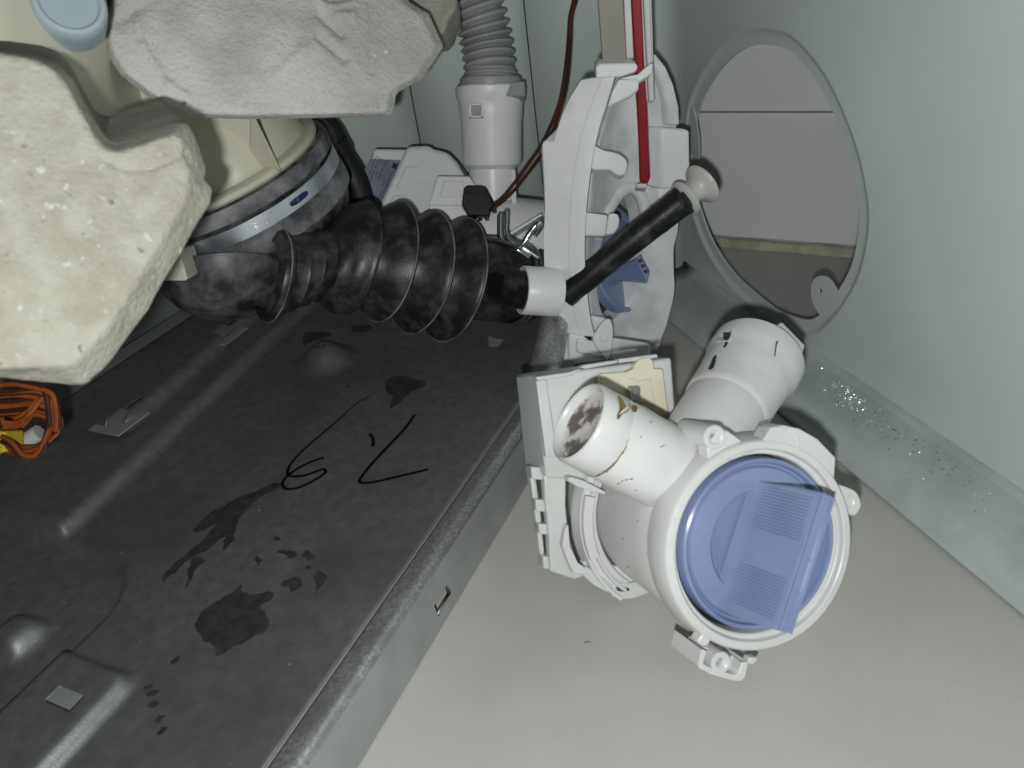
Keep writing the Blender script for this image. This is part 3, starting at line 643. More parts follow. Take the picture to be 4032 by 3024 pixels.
b = B(); b.prism(AL([(1990, 375, 341), (2012, 322, 341), (2066, 318, 345), (2068, 378, 345)]), CF*8); b.build('latch_wedge', 'greyhose', dh, bevel=.6)

# ================================================================ CONNECTOR WITH BROWN WIRES
cn = thing('wire_plug', 'black two wire plug with brown wires pushed onto the pump terminals', 'plug', A(1850, 790, 345))
b = B(); b.prism(AL([(1826, 738), (1840, 730), (1905, 732), (1915, 742), (1945, 800), (1942, 815), (1930, 822), (1928, 845), (1915, 850), (1880, 848), (1845, 850), (1817, 805), (1822, 770)], 342), camv(0, 1, 12)); pg = b.build('plug_housing', 'black', cn, bevel=.7)
b = B(); b.prism(AL([(1835, 752), (1910, 755), (1938, 800), (1930, 806), (1905, 765), (1835, 762)], 341.2), CF*2); subbuild(b, 'latch', 'black', pg, bevel=.3)
for x, y in ((1905, 845), (1878, 845), (1935, 815)):
    b = B(); b.prism(AL([(x, y), (x+18, y+2), (x+20, y+16), (x+4, y+16)], 343), CF*5); subbuild(b, 'plug_foot', 'black', pg, bevel=.3)
for dx, dy, dt in ((0, 0, 0), (13, 10, 3)):
    pts = spline(AL([(2262+dx, -90, 352+dt), (2258+dx*.8, 0, 352+dt), (2243+dx*.6, 70, 353+dt), (2236+dx*.7, 180, 354+dt), (2222+dx, 300, 355+dt), (2203+dx, 400, 356+dt), (2170+dx, 490+dy, 356+dt), (2125+dx*1.5, 580+dy, 354+dt), (2070+dx*1.4, 660+dy, 352+dt), (2010+dx, 740+dy, 349+dt), (1965+dx*.4, 790+dy, 347), (1930, 808+dy*1.6, 346)]), 8)
    b = B(); b.tube(pts, .85, 10); b.build('wire', 'brownwire', cn)

# ================================================================ BLACK PIPE BEHIND THE BOOT
bp = thing('black_pipe', 'thick black rubber pipe passing behind the strap clamp towards the tray', 'pipe', A(1330, 620, 372))
b = B(); b.tube(spline(AL([(1180, 480, 350), (1250, 490, 356), (1300, 530, 362), (1340, 620, 368), (1400, 720, 372), (1440, 830, 374), (1470, 900, 376)]), 6), [7+.0*k for k in range(37)], 24); b.build('pipe', 'black', bp)
b = B(); b.tube(AL([(1302, 560, 362), (1330, 612, 366)]), 8.4, 24); b.build('pipe_band', 'black', bp, bevel=.6)
b = B(); b.tube(spline(AL([(1220, 470, 352), (1265, 500, 350), (1290, 560, 352), (1288, 610, 356)]), 5), 4.5, 16); b.build('pipe_elbow', 'rubber', bp)

# ================================================================ PUMP MOUNT STILL IN THE MACHINE
def AMx(px, py, t): return A(px, py, t - (1420-py)*.055)
def AM(pts, t=None): return [AMx(p[0], p[1], p[2] if len(p) > 2 else t) for p in pts]
mt = thing('pump_mount', 'white plastic mount hoop with blue filter cap standing beside the cabinet opening', 'pump mount', AMx(2280, 1400, 345))
bandL = [(2288, 316), (2238, 400), (2198, 500), (2174, 600), (2158, 700), (2148, 800), (2143, 900), (2142, 1000), (2147, 1100), (2161, 1200), (2178, 1265), (2196, 1308)]
bandR = [(2424, 292), (2393, 395), (2360, 500), (2337, 600), (2321, 700), (2310, 800), (2303, 900), (2301, 1000), (2306, 1100), (2316, 1200), (2326, 1265), (2340, 1325)]
Lp = spline(AM(bandL, 343.5), 6); Rp = spline(AM(bandR, 338), 6); HN = len(Lp)
hn = unit(np.mean(Rp, 0)-np.mean(Lp, 0))
rows = []
for i in range(HN):
    l, r = Lp[i], Rp[i]; tgt = unit(Rp[min(i+1, HN-1)]-Rp[max(i-1, 0)]); inn = unit(np.cross(tgt, hn)); inn = inn if inn.dot(CF) > 0 else -inn
    e = r-l; g = .62
    rows.append([l+inn*3, l, l+e*.3-inn*.15, l+e*(g-.015)-inn*.2, l+e*(g-.004)+inn*.25, l+e*(g+.006)+inn*.2, l+e*(g+.02)-inn*.35, l+e*.86-inn*.35, l+e*.95-inn*.15, r+inn*.3, r+inn*1.0, r-hn*.4+inn*2.0, l+e*.5+inn*2.6])
b = B(); b.loft(rows, False, False, closed=False); b.add(rows[0], [tuple(range(13))]); b.add(rows[-1], [tuple(range(13))])
b.build('hoop_wall', 'mwhite', mt, angle=40)
b = B(); b.prism(AM([(2134, 566), (2146, 556), (2215, 552), (2215, 900), (2150, 900)], 350), CF*7); b.build('side_flange', 'mwhite', mt, bevel=.5)
b = B(); b.add(AM([(2136, 560, 350), (2150, 552, 350), (2230, 470, 356), (2240, 560, 356)]), [(0, 1, 2, 3)]); b.build('flange_web', 'dirty', mt, solid=.6, recalc=False)
# back plate with the round opening
q1, q2 = AMx(2315, 900, 354), AMx(2668, 900, 396); PLd = unit((q2-q1)-UZ*(q2-q1)[2]); PLn = unit(np.cross(PLd, UZ)); PLn = PLn if PLn.dot(CF) < 0 else -PLn   # towards the viewer
def tPl(px, py):
    k = (px-2300)/200.
    return 346 + 32*math.sin(min(max(k, 0), 1)*np.pi/2) - 3*max(0, k-1)
def plt(px, py, off=0): return AMx(px, py, tPl(px, py)) + PLn*off
def pl2(p): d = p-q1; return d.dot(PLd), d[2]
outl = [(2500, 205), (2545, 196), (2592, 226), (2630, 290), (2655, 400), (2668, 560), (2672, 740), (2674, 890), (2657, 975), (2656, 1060), (2658, 1150), (2632, 1265), (2608, 1330), (2584, 1380), (2480, 1375), (2400, 1365), (2352, 1345), (2322, 1180), (2314, 1000), (2320, 800), (2345, 620), (2400, 430), (2445, 312)]
hcen = (2445, 1012)
hol = []
for k in range(60):
    a_ = k/60*2*np.pi; x, y = 82*math.cos(a_), 252*math.sin(a_); ca, sa = math.cos(.19), math.sin(.19)
    hol.append((hcen[0]+x*ca-y*sa*.9, hcen[1]+x*sa*.9+y*ca))
hol = [(p[0], p[1]) for p in hol]
hc3 = plt(*hcen); n_ = 160; tt = np.linspace(-np.pi, np.pi, n_, endpoint=False)
def radial(pxs, sm):
    P = spline([V(p[0], p[1], 0) for p in pxs], sm, True); c = V(*hcen)
    aa_ = np.array([math.atan2(p[1]-c[1], p[0]-c[0]) for p in P]); rr_ = np.array([np.hypot(*(p[:2]-c)) for p in P]); s_ = np.argsort(aa_)
    return np.interp(tt, aa_[s_], rr_[s_], period=2*np.pi)
ri, ro_ = radial(hol, 2), radial(outl, 8)
def ringr(r, off): return [plt(hcen[0]+a_*math.cos(t), hcen[1]+a_*math.sin(t), off) for a_, t in zip(r, tt)]
b = B(); b.loft([ringr(ri, -9), ringr(ri, -.3), ringr(ri+6, .2), ringr(ri*.75+ro_*.25, 0), ringr(ri*.5+ro_*.5, 0), ringr(ri*.25+ro_*.75, 0), ringr(ro_-5, 0), ringr(ro_, -.5), ringr(ro_, -3)], False, False); b.build('back_plate', 'dirty', mt, angle=40)
# raised collar round the opening
pts = ringr(ri+28, -.8)
b = B(); b.tube([p for p, t in zip(pts, tt) if -2.6 < t < -1.0], 3.0, 14); b.build('opening_collar', 'dirty', mt)
# guard channel on the right of the plate
b = B(); b.prism([plt(2538, 494, 9), plt(2650, 500, 9), plt(2654, 640, 9), plt(2650, 730, 9), plt(2542, 735, 9)], -PLn*9); b.build('channel_box', 'mwhite', mt, bevel=1.2)
b = B(); b.prism([plt(*p, 3) for p in [(2493, 222), (2520, 205), (2560, 212), (2600, 262), (2630, 330), (2652, 420), (2655, 492), (2606, 490), (2600, 400), (2578, 320), (2560, 268), (2496, 248)]], -PLn*3); b.build('top_arch', 'dirty', mt, bevel=.7)
b = B(); b.prism([plt(*p, 5) for p in [(2555, 736), (2658, 730), (2600, 800), (2568, 830)]], -PLn*5); b.build('channel_wedge', 'mwhite', mt, bevel=.4)
# filter cap in the opening
CC = AMx(2428, 1020, 388)
b = B(); b.lathe(CC, unit(camv(.78, .12, -.62)), [(-3, 26), (1.5, 26), (2.2, 25.4), (2.2, 23.8), (.4, 23), (.2, .1)], 72, True); cap1 = b.build('filter_cap', 'blue', mt, angle=30)
b = B(); b.prism(AM([(2405, 1090, 380), (2430, 1050, 380), (2503, 1020, 362), (2520, 1006, 362), (2545, 1112, 360), (2415, 1100, 378)]), camv(1, 0, 5)); subbuild(b, 'handle', 'blue', cap1, bevel=.4)
b = B(); b.prism(AM([(2503, 1022, 361), (2520, 1004, 361), (2556, 1070, 360), (2546, 1113, 360)]), camv(1.0, 0, 4)); subbuild(b, 'handle_edge', 'blue', cap1, bevel=.4)
for k in range(3):
    x, y = 2512+k*11, 1023+k*21; b = B(); b.prism(AM([(x, y), (x+13, y-6), (x+19, y+6), (x+7, y+13)], 359.9), CF*1); subbuild(b, 'handle_notch_shade', 'shade', cap1)  # notches drawn as dark slips, their shade is in the colour
# clips, boss, foot, bridge
b = B(); b.prism(spline(AM([(2330, 572), (2375, 590), (2415, 598), (2445, 610), (2468, 632), (2470, 655), (2462, 682), (2445, 691), (2422, 684), (2395, 668), (2325, 662)], 345), 3, True), CF*6); b.build('clip', 'mwhite', mt, bevel=1.2, seg=3)
b = B(); b.prism(AM([(2300, 834), (2394, 846), (2385, 930), (2298, 928)], 344), CF*5); b.build('clip', 'mwhite', mt, bevel=.8)
b = B(); b.prism(AM([(2396, 846), (2408, 838), (2432, 842), (2441, 862), (2437, 892), (2420, 918), (2392, 926), (2386, 915)], 343), CF*5); b.build('clip_tip', 'mwhite', mt, bevel=1.2, seg=3)
b = B(); b.prism(AM([(2318, 1236), (2392, 1250), (2412, 1290), (2395, 1330), (2330, 1320)], 345), CF*14); b.build('boss_barrel', 'mwhite', mt, bevel=2)
b = B(); b.prism(spline(AM([(2334, 1338), (2352, 1295), (2378, 1262), (2400, 1256), (2413, 1285), (2413, 1345), (2402, 1400), (2390, 1416), (2372, 1402)], 335), 4, True), CF*9); bo = b.build('screw_boss', 'mwhite', mt, bevel=.6)
b = B(); b.lathe(AMx(2381, 1330, 334.9), -CF, [(0, 1.6), (.25, 1.5), (.3, 0.01)], 20); subbuild(b, 'boss_pin', 'white', bo)
b = B(); b.prism(AM([(2238, 1312), (2296, 1322), (2345, 1360), (2386, 1418), (2262, 1436), (2238, 1424), (2236, 1360)], 338), camv(0, 3, 16)); b.build('foot_block', 'mwhite', mt, bevel=1)
b = B(); b.prism(AM([(2270, 1330), (2350, 1345), (2380, 1405), (2280, 1392), (2266, 1375)], 336.5), CF*5); b.build('foot_pad', 'mwhite', mt, bevel=.8)
b = B(); b.prism(AM([(2410, 1328), (2556, 1350), (2562, 1365), (2562, 1402), (2395, 1418)], 342), CF*14); b.build('foot_block', 'dirty', mt, bevel=1)
b = B(); b.prism(AM([(2346, 264), (2360, 252), (2500, 249), (2514, 262), (2506, 285), (2445, 306), (2347, 310)], 338), camv(0, 5, 7)); b.build('bridge_tab', 'mwhite', mt, bevel=.7)
b = B(); b.prism(AM([(2440, 308), (2512, 292), (2562, 247), (2571, 250), (2570, 288), (2518, 322), (2506, 320)], 336.5), camv(0, 1.5, 8)); b.build('bridge_arm', 'mwhite', mt, bevel=.5)
b = B(); b.prism(AM([(2436, 310), (2517, 312), (2516, 350), (2484, 376), (2393, 420), (2410, 360)], 335), CF*3); b.build('bridge_web', 'mwhite', mt, bevel=.6)
# sleeve for the drain tube
s0, s1 = AMx(2053, 1142, 337), AMx(2172, 1146, 338); sx = unit(s1-s0 + CF*3)
b = B(); b.lathe(s0, sx, [(4, 7.2), (0, 8.9), (0, 9.9), (.5, 10.3), (14.5, 10.5), (16, 10.5)], 60); b.build('sleeve', 'mwhite', mt, angle=40)

# ================================================================ STRAPS AND RAILS ABOVE THE MOUNT
st = tag(B().prism(AM([(2346, -120, 344), (2446, -120, 344), (2468, 246, 343), (2374, 250, 343)]), CF*2).build('flat_strap', 'strip', None, bevel=.3), 'flat grey brown strap hanging down behind the mount bridge', 'strap')
rl = thing('guide_rail', 'white plastic channel rail running down behind the dark red strip', 'rail', AMx(2500, 240, 352))
b = B(); b.prism(AM([(2452, -120), (2478, -120), (2496, 225), (2480, 236), (2468, 238)], 350), CF*2.5); b.build('rail_flange', 'white', rl, bevel=.3)
b = B(); b.prism(AM([(2476, -120), (2562, -120), (2578, 396), (2505, 396)], 356), CF*1.2); b.build('rail_web', 'white', rl, bevel=.3)
b = B(); b.prism(AM([(2528, -120), (2554, -120), (2578, 396), (2556, 398)], 353), CF*3); b.build('rail_flange', 'white', rl, bevel=.6)
rd = [(2478, -120), (2522, -120), (2537, 240), (2548, 420), (2560, 700), (2556, 714), (2545, 719), (2528, 717), (2520, 708), (2516, 560), (2508, 400), (2500, 240)]
tag(B().prism(AM(rd, 350.5), CF*2.4).build('red_strip', 'red', None, bevel=.6), 'dark red plastic strip hanging from above into the white mount', 'strip')
b = B(); b.prism(AM([(2508, 722), (2550, 722), (2548, 742), (2506, 738)], 352), CF*6); b.build('strip_stop', 'white', mt, bevel=.5)

# ================================================================ DRAIN TUBE WITH STOPPER
t0, t1 = AMx(2225, 1165, 342), AMx(2698, 782, 338); tx = unit(t1-t0)
dt = thing('drain_tube', 'scuffed black rubber drain tube with a pale stopper in its end', 'drain tube', t1)
pts = [t0+(t1-t0)*k/24 + CU*.5*math.sin(k/24*np.pi) for k in range(25)]; rad_ = [5.6+.25*noise.noise(Vector((k*.6, 0, 0))) + .5*(k/24)**3 for k in range(25)]
b = B(); b.tube(pts, rad_, 28); b.build('tube', 'tube', dt)
b = B(); b.lathe(t1, tx, [(-2.2, 6.15), (-.2, 6.5), (.4, 5.6)], 40); b.build('tube_lip', 'tube', dt)
sxs = unit(camv(.70, .60, .16)); b = B(); b.lathe(t1-sxs*1, sxs, [(-2, 4), (-.6, 5.5), (.2, 7.0), (.9, 7.6), (1.7, 7.4), (2.2, 6.2), (2.8, 4.8), (4.6, 4.5), (6.4, 4.8), (7.8, 5.7), (9, 7.2), (9.8, 8.3), (10.5, 8.7), (11.1, 8.5), (11.4, 7.6), (10.9, 5), (10.6, .05)], 48); b.build('stopper', 'nat', dt, angle=45)
b = B(); b.prism(spline(AM([(2682, 760, 331.6), (2692, 757, 331.5), (2718, 790, 331), (2728, 815, 331), (2716, 818, 331), (2698, 790, 331.3)]), 4, True), CF*.6); b.build('tear', 'black', dt)

# ================================================================ REMOVED PUMP ON THE FLOOR
PO = V(59, 145, 45.); PA = unit(V(-.27, .855, -.445)); PR = unit(np.cross(PA, UZ)); PU = np.cross(PR, PA)
def W(r, u, s): return PO + PR*r + PU*u + PA*s
def PX(px, py, s): return on(px, py, PO+PA*s, PA)
def PXL(pts, s): return [PX(p[0], p[1], s) for p in pts]
def plathe(b, prof, c=(0, 0), a0=0, a1=360, n=96, cap0=False, cap1=False):
    full = a1-a0 >= 360; th = np.radians(np.linspace(a0, a1, n, endpoint=not full))
    return b.loft([[W(c[0]+r*math.cos(t), c[1]+r*math.sin(t), s) for t in th] for s, r in prof], cap0, cap1, closed=full)
pu = thing('pump', 'removed white drain pump lying on the floor with its blue cap facing up', 'pump', W(-5, -15, 48)*V(1, 1, 0))
C2 = (2.2, .3)
b = B(); plathe(b, [(5, 27.0), (9, 27.6), (13, 27.2), (13.5, 26.7), (14.2, 26.7), (14.8, 27.0), (30, 26.7), (46, 26.2), (52, 26)], (.8, 0)); b.build('pump_body', 'white', pu, angle=30)
b = B(); plathe(b, [(11, 28.2), (9.5, 29.3), (8.6, 29.7), (1.0, 28.9), (.3, 28.6), (0, 28.2), (0, 26.5), (.3, 26.2), (1.9, 26.0), (2.1, 25.8), (2.1, 25.0), (2.5, 24.7), (7, 24.4)], (1.6, .15)); b.build('bezel', 'white', pu, angle=30)
b = B(); plathe(b, [(9, 23.8), (3.2, 23.8), (2.2, 23.5), (1.8, 22.9), (2.1, 22.4), (3.8, 22.0), (4.0, 21.4), (3.1, 20.9), (2.7, 20), (2.7, 15.2), (3.0, 14.8), (5.0, 14.2), (5.4, 13.4), (6.0, .05)], (2.4, -.2)); fc = b.build('filter_cap', 'blue', pu, angle=28)
nh, thh = (.80, -.595), (.595, .80)
def Hd(o, t, s): return W(2.4*0 + nh[0]*o+thh[0]*t, nh[1]*o+thh[1]*t, s)
secs = []
for s, ol, orr, t1_, t0_ in ((5, -5.4, 9.4, 18.2, -19.4), (2.6, -4.3, 8.2, 17.9, -19.1), (1.4, -3.75, 7.7, 17.9, -19.1), (-1.2, -3.2, 7.2, 18.0, -19.0), (-6, -2.0, 6.2, 18.6, -18.5), (-16, -.2, 4.4, 19.3, -16.9), (-16.8, .1, 4.1, 19.1, -16.7)):
    secs.append([Hd(ol, t0_+.6, s), Hd(ol, t1_-.6, s), Hd(ol+.6, t1_, s), Hd(orr-.6, t1_, s), Hd(orr, t1_-.6, s), Hd(orr, t0_+.6, s), Hd(orr-.6, t0_, s), Hd(ol+.6, t0_, s)])
b = B(); b.loft(secs); hd = subbuild(b, 'handle', 'blue', fc, bevel=.25, angle=30)
b = B()
for o_a, o_b in ((.1, .75), (3.45, 4.1)): b.prism([Hd(o_a, 19.0, -16.7), Hd(o_b, 19.0, -16.7), Hd(o_b, -16.6, -16.7), Hd(o_a, -16.6, -16.7)], -PA*.8)
for t_ in (18.6, 2, -7, -12.5, -16.2): b.prism([Hd(.7, t_+.35, -16.7), Hd(3.5, t_+.35, -16.7), Hd(3.5, t_-.35, -16.7), Hd(.7, t_-.35, -16.7)], -PA*.55)
subbuild(b, 'handle_rim', 'blue', fc)
b = B()
for t_ in list(np.arange(5.2, 16.4, .86)) + list(np.arange(-15.5, -4.6, .86)):
    f0, f1 = (.8, -15.2)
    def lo_(s): return -3.9+(2.6-s)/18.6*3.7
    dt_ = (lambda s: t_ + (2.6-s)/18.6*.8)
    for k, sA in enumerate((f0,)):
        A0 = [Hd(lo_(f0)+.05, dt_(f0)-.28, f0), Hd(lo_(f0)-.24, dt_(f0), f0), Hd(lo_(f0)+.05, dt_(f0)+.28, f0)]
        A1 = [Hd(lo_(f1)+.05, dt_(f1)-.28, f1), Hd(lo_(f1)-.24, dt_(f1), f1), Hd(lo_(f1)+.05, dt_(f1)+.28, f1)]
        b.add(A0+A1, [(0, 1, 4, 3), (1, 2, 5, 4), (0, 2, 1), (3, 4, 5)])
subbuild(b, 'grip_ribs', 'blue', fc, angle=20)
b = B(); b.prism([W(-8.2, 9.5, 4.5), W(-7.8, 9.8, 4.5), W(-16+5.0, -7.2, 4.5), W(-16+4.6, -7.5, 4.5)], -PA*.35); subbuild(b, 'dish_ridge', 'blue', fc)
# bezel tab, ears and bosses
b = B(); b.prism(PXL([(2990, 1762), (3036, 1684), (3085, 1674), (3150, 1688), (3220, 1728), (3292, 1802), (3286, 1884), (3240, 1840), (3160, 1792), (3070, 1768)], .2), PA*6); b.build('bezel_tab', 'white', pu, bevel=.4)
b = B(); b.prism(PXL([(3138, 1718), (3150, 1720), (3152, 1762), (3143, 1766)], -.1), PA*.6); b.build('arrow_mark', 'white', pu, bevel=.15)
bc = PX(2818, 1722, 1.0)
b = B(); b.lathe(bc, PA, [(3, .9), (1, 1.0), (.6, 1.6), (.3, 1.7), (.0, 2.1), (.0, 2.9), (.5, 3.3), (15.5, 3.5), (16.5, 2.8), (16.6, .05)], 40); b.build('screw_boss', 'white', pu, angle=30)
b = B(); b.prism(PXL([(2835, 1690), (2865, 1695), (2975, 1775), (2890, 1810), (2790, 1830), (2785, 1752)], 1.6), PA*5); b.build('boss_web', 'white', pu, bevel=.4)
b = B(); b.prism(spline(PXL([(3292, 1908), (3350, 1924), (3378, 1944), (3392, 1985), (3382, 2016), (3356, 2032), (3335, 2000), (3318, 1950)], 3), 3, True), PA*4); b.build('screw_ear', 'white', pu, bevel=.4)
b = B(); b.lathe(PX(3348, 1977, 2.6), PA, [(1.4, 1.0), (.3, 1.15), (0, 1.5), (0, 2.0), (.5, 2.2)], 32); b.build('ear_ring', 'white', pu, angle=30)
# lower lug: open frame with screw post
fr = [(2762, 2556), (2748, 2612), (2752, 2630), (2800, 2655), (2890, 2680), (2918, 2680), (2932, 2668), (2946, 2606)]
outer = PXL(fr, 1.5); inner = PXL([(2784, 2565), (2771, 2610), (2775, 2618), (2812, 2636), (2885, 2656), (2900, 2657), (2910, 2650), (2922, 2608)], 1.5)
b = B(); n = len(outer)
b.loft([outer, inner, [p+PA*7 for p in inner]], closed=False); b.loft([outer, [p+PA*15 for p in outer]], closed=False); b.build('lug_frame', 'white', pu, bevel=.3)
b = B(); b.prism(PXL([(2770, 2545), (2765, 2615), (2812, 2640), (2890, 2660), (2915, 2655), (2930, 2600)], 6), PA*8); b.build('lug_floor', 'white', pu)
b = B(); b.lathe(PX(2842, 2612, 1.2), PA, [(4, .9), (1.4, 1.05), (.8, 1.5), (.4, 1.3), (0, 1.9), (0, 2.7), (.4, 3.0), (8, 3.0)], 40); b.build('screw_post', 'white', pu, angle=30)
b = B(); b.prism(PXL([(2772, 2488), (2800, 2498), (2806, 2512), (2788, 2545), (2768, 2548), (2745, 2528)], .4), PA*4); b.build('bezel_stop', 'white', pu, bevel=.5)
b = B(); b.prism(PXL([(2950, 2590), (2985, 2590), (2982, 2605), (2962, 2620), (2948, 2612)], 1), PA*3); b.build('bezel_nub', 'white', pu, bevel=.4)
# inlet pipe
i0 = A(2275, 1657, 205); idr = unit(PR*.714 - PU*.692 + PA*.106)
b = B(); b.lathe(i0, idr, [(9, 9.9), (2.5, 10.0), (1.2, 10.2), (.3, 10.5), (0, 10.9), (.3, 11.4), (1.2, 11.75), (9, 11.9), (9.4, 11.75), (9.8, 11.95), (30, 12.2), (40, 12.6), (54, 13.4)], 72); b.build('inlet_pipe', 'white', pu, angle=40)
b = B(); b.lathe(i0, idr, [(2.6, 9.95), (3.2, 8.2), (4.5, .05)], 48); b.build('limescale_plug', 'mud', pu)
e_ = unit(np.cross(idr, CF)); g_ = np.cross(idr, e_)
def rust(a0, a1, s_, n=26, wmax=1.3, seed=1.):
    pts, wd_ = [], []
    for k in range(n):
        a_ = math.radians(a0+(a1-a0)*k/(n-1)); pts.append(i0+idr*(s_+.5*noise.noise(Vector((k*.35, seed, 0)))) + (e_*math.cos(a_)+g_*math.sin(a_))*11.97); wd_.append(max(.12, wmax*math.sin(k/(n-1)*np.pi)*(.45+.8*abs(noise.noise(Vector((k*.5, seed, 3)))))))
    b = B(); vs = []
    for p, w_ in zip(pts, wd_): vs += [p-idr*w_*.25, p+idr*w_*.9]
    b.add(vs, [(2*i, 2*i+1, 2*i+3, 2*i+2) for i in range(n-1)]); return b
def angle_at(px, py):
    best = min(range(360), key=lambda k: np.hypot(*(proj(i0+idr*10+(e_*math.cos(math.radians(k))+g_*math.sin(math.radians(k)))*11.97)-V(px, py))) + (1e4 if (e_*math.cos(math.radians(k))+g_*math.sin(math.radians(k))).dot(CAM-i0) < 0 else 0)); return best
def proj(p):
    c = (p-CAM) @ R; return V(2016+F*c[0]/c[2], 1512-F*c[1]/c[2])
aL, aR = angle_at(2260, 1830), angle_at(2400, 1690)
if abs(aR-aL) > 180: aR += 360 if aR < aL else -360
rust(aL, aR, 9.6, 30, 1.2).build('rust_stain', 'brown', pu, recalc=False)
aT = angle_at(2450, 1590)
rust(aT-16, aT+16, 11, 16, 5.0, 4.).build('rust_stain', 'brown', pu, recalc=False)
b = B(); b.prism(PXL([(2525, 1605), (2538, 1596), (2680, 1690), (2670, 1712), (2640, 1700)], 22), PA*2.5); b.build('pipe_rib', 'white', pu, bevel=.3)
# outlet pipe with collar
k0, k1 = A(2980, 1408, 257), W(12, 27, 30); kx = unit(k1-k0)
b = B(); b.lathe(k0, kx, [(10, 13.6), (1, 14.4), (-.2, 14.6), (-.2, 15.4), (.3, 15.9), (6.3, 15.8), (7.4, 15.3), (11, 14.6), (12, 14.45), (14.5, 14.4), (15.6, 14.1), (27, 13.8), (28.5, 13.6), (29.5, 13.0), (58, 12.6)], 72); oc = b.build('outlet_pipe', 'white', pu, angle=26)
def oncoll(px, py, r):
    rr_ = ray(px, py); o = CAM-k0; A_ = rr_-kx*rr_.dot(kx); Bv = o-kx*o.dot(kx)
    a2, b2, c2 = A_.dot(A_), 2*A_.dot(Bv), Bv.dot(Bv)-r*r; D = max(b2*b2-4*a2*c2, 0); return CAM+rr_*(-b2-math.sqrt(D))/(2*a2)
def patch(pxs, r, name, m, lift=.06, th=0):
    P = [oncoll(x, y, r+lift) for x, y in pxs]; b = B()
    if th: b.prism(P, unit(k0+kx*np.dot(P[0]-k0, kx)-P[0])*th)
    else: b.add(P, [tuple(range(len(P)))])
    return subbuild(b, name, m, oc, **({'bevel': .15} if th else {'recalc': False}))
patch([(2832, 1292), (2884, 1290), (2878, 1325), (2868, 1342), (2816, 1344)], 15.75, 'latch_window', 'white', .05, .6)
patch([(2848, 1309), (2878, 1308), (2874, 1326), (2866, 1340), (2848, 1336)], 15.75, 'window_recess_shade', 'shade', .32)  # dark patch on the surface paints the shade inside the latch window
patch([(2858, 1343), (2866, 1346), (2862, 1360), (2852, 1370), (2848, 1366)], 14.6, 'marker_dash', 'blueink', .08)
patch([(2818, 1396), (2822, 1402), (2816, 1430), (2810, 1448), (2796, 1456), (2788, 1452), (2798, 1430), (2806, 1408)], 14.2, 'marker_dash', 'blueink', .08)
patch([(3058, 1343), (3068, 1342), (3060, 1352), (3052, 1405), (3048, 1404), (3054, 1352)], 15.75, 'scuff_mark', 'dust', .05)
def oncyl(Oc, ax, px, py, r):
    rr_ = ray(px, py); o = CAM-Oc; A_ = rr_-ax*rr_.dot(ax); Bv = o-ax*o.dot(ax)
    a2, b2, c2 = A_.dot(A_), 2*A_.dot(Bv), Bv.dot(Bv)-r*r; D = max(b2*b2-4*a2*c2, 0); return CAM+rr_*(-b2-math.sqrt(D))/(2*a2)
for pg_ in ([(2432, 1560), (2452, 1572), (2466, 1598), (2482, 1588), (2474, 1618), (2452, 1630), (2436, 1652), (2428, 1640), (2440, 1606)], [(2486, 1596), (2510, 1600), (2504, 1622), (2490, 1618)]):
    P = spline([oncyl(i0, idr, x, y, 12.08) for x, y in pg_], 5, True); b = B(); b.add(P, [tuple(range(len(P)))]); b.build('rust_stain', 'brown', pu, recalc=False)
for x, y, dx, dy in ((2430, 1906, 14, -3), (2447, 1893, 6, 3), (2462, 1891, 9, -3), (2478, 1888, 14, -4), (2560, 1660, 6, 4), (2600, 1760, 18, -6), (2500, 1930, 8, 2), (2520, 1720, 5, 2)):
    b = B(); b.strip([oncyl(i0, idr, x+dx*k/3, y+dy*k/3+random.uniform(-1, 1), 12.75) for k in range(4)], random.choice([.15, .25, .35]), CAM-i0, .05); b.build('scuff_mark', 'dust', pu, recalc=False)
for x, y, dx, dy in ((2300, 2025, 3, 6), (2450, 2120, 8, 2), (2510, 2050, 4, 3), (2545, 2180, 5, -3), (2470, 2230, 7, 3), (2420, 2250, 6, 1)):
    b = B(); b.strip([oncyl(PO+PR*.8, PA, x+dx*k/3, y+dy*k/3, 27.0) for k in range(4)], random.choice([.15, .25, .3]), CAM-PO, .12); b.build('scuff_mark', 'dust', pu, recalc=False)
wq = [oncoll(x, y, 15.6) for x, y in ((3028, 1298), (3150, 1352), (3168, 1362))]
b = B(); b.prism([A(3018, 1305, 250), A(3080, 1268, 254), A(3170, 1360, 254), A(3154, 1420, 249), A(3095, 1350, 248)], camv(-.5, -.5, 6)); b.build('latch_wedge', 'white', pu, bevel=.4)
b = B(); b.prism([A(2648, 1668, 238), A(2718, 1566, 242), A(2722, 1586, 241), A(2672, 1682, 237)], CF*4); b.build('outlet_rib', 'white', pu, bevel=.3)
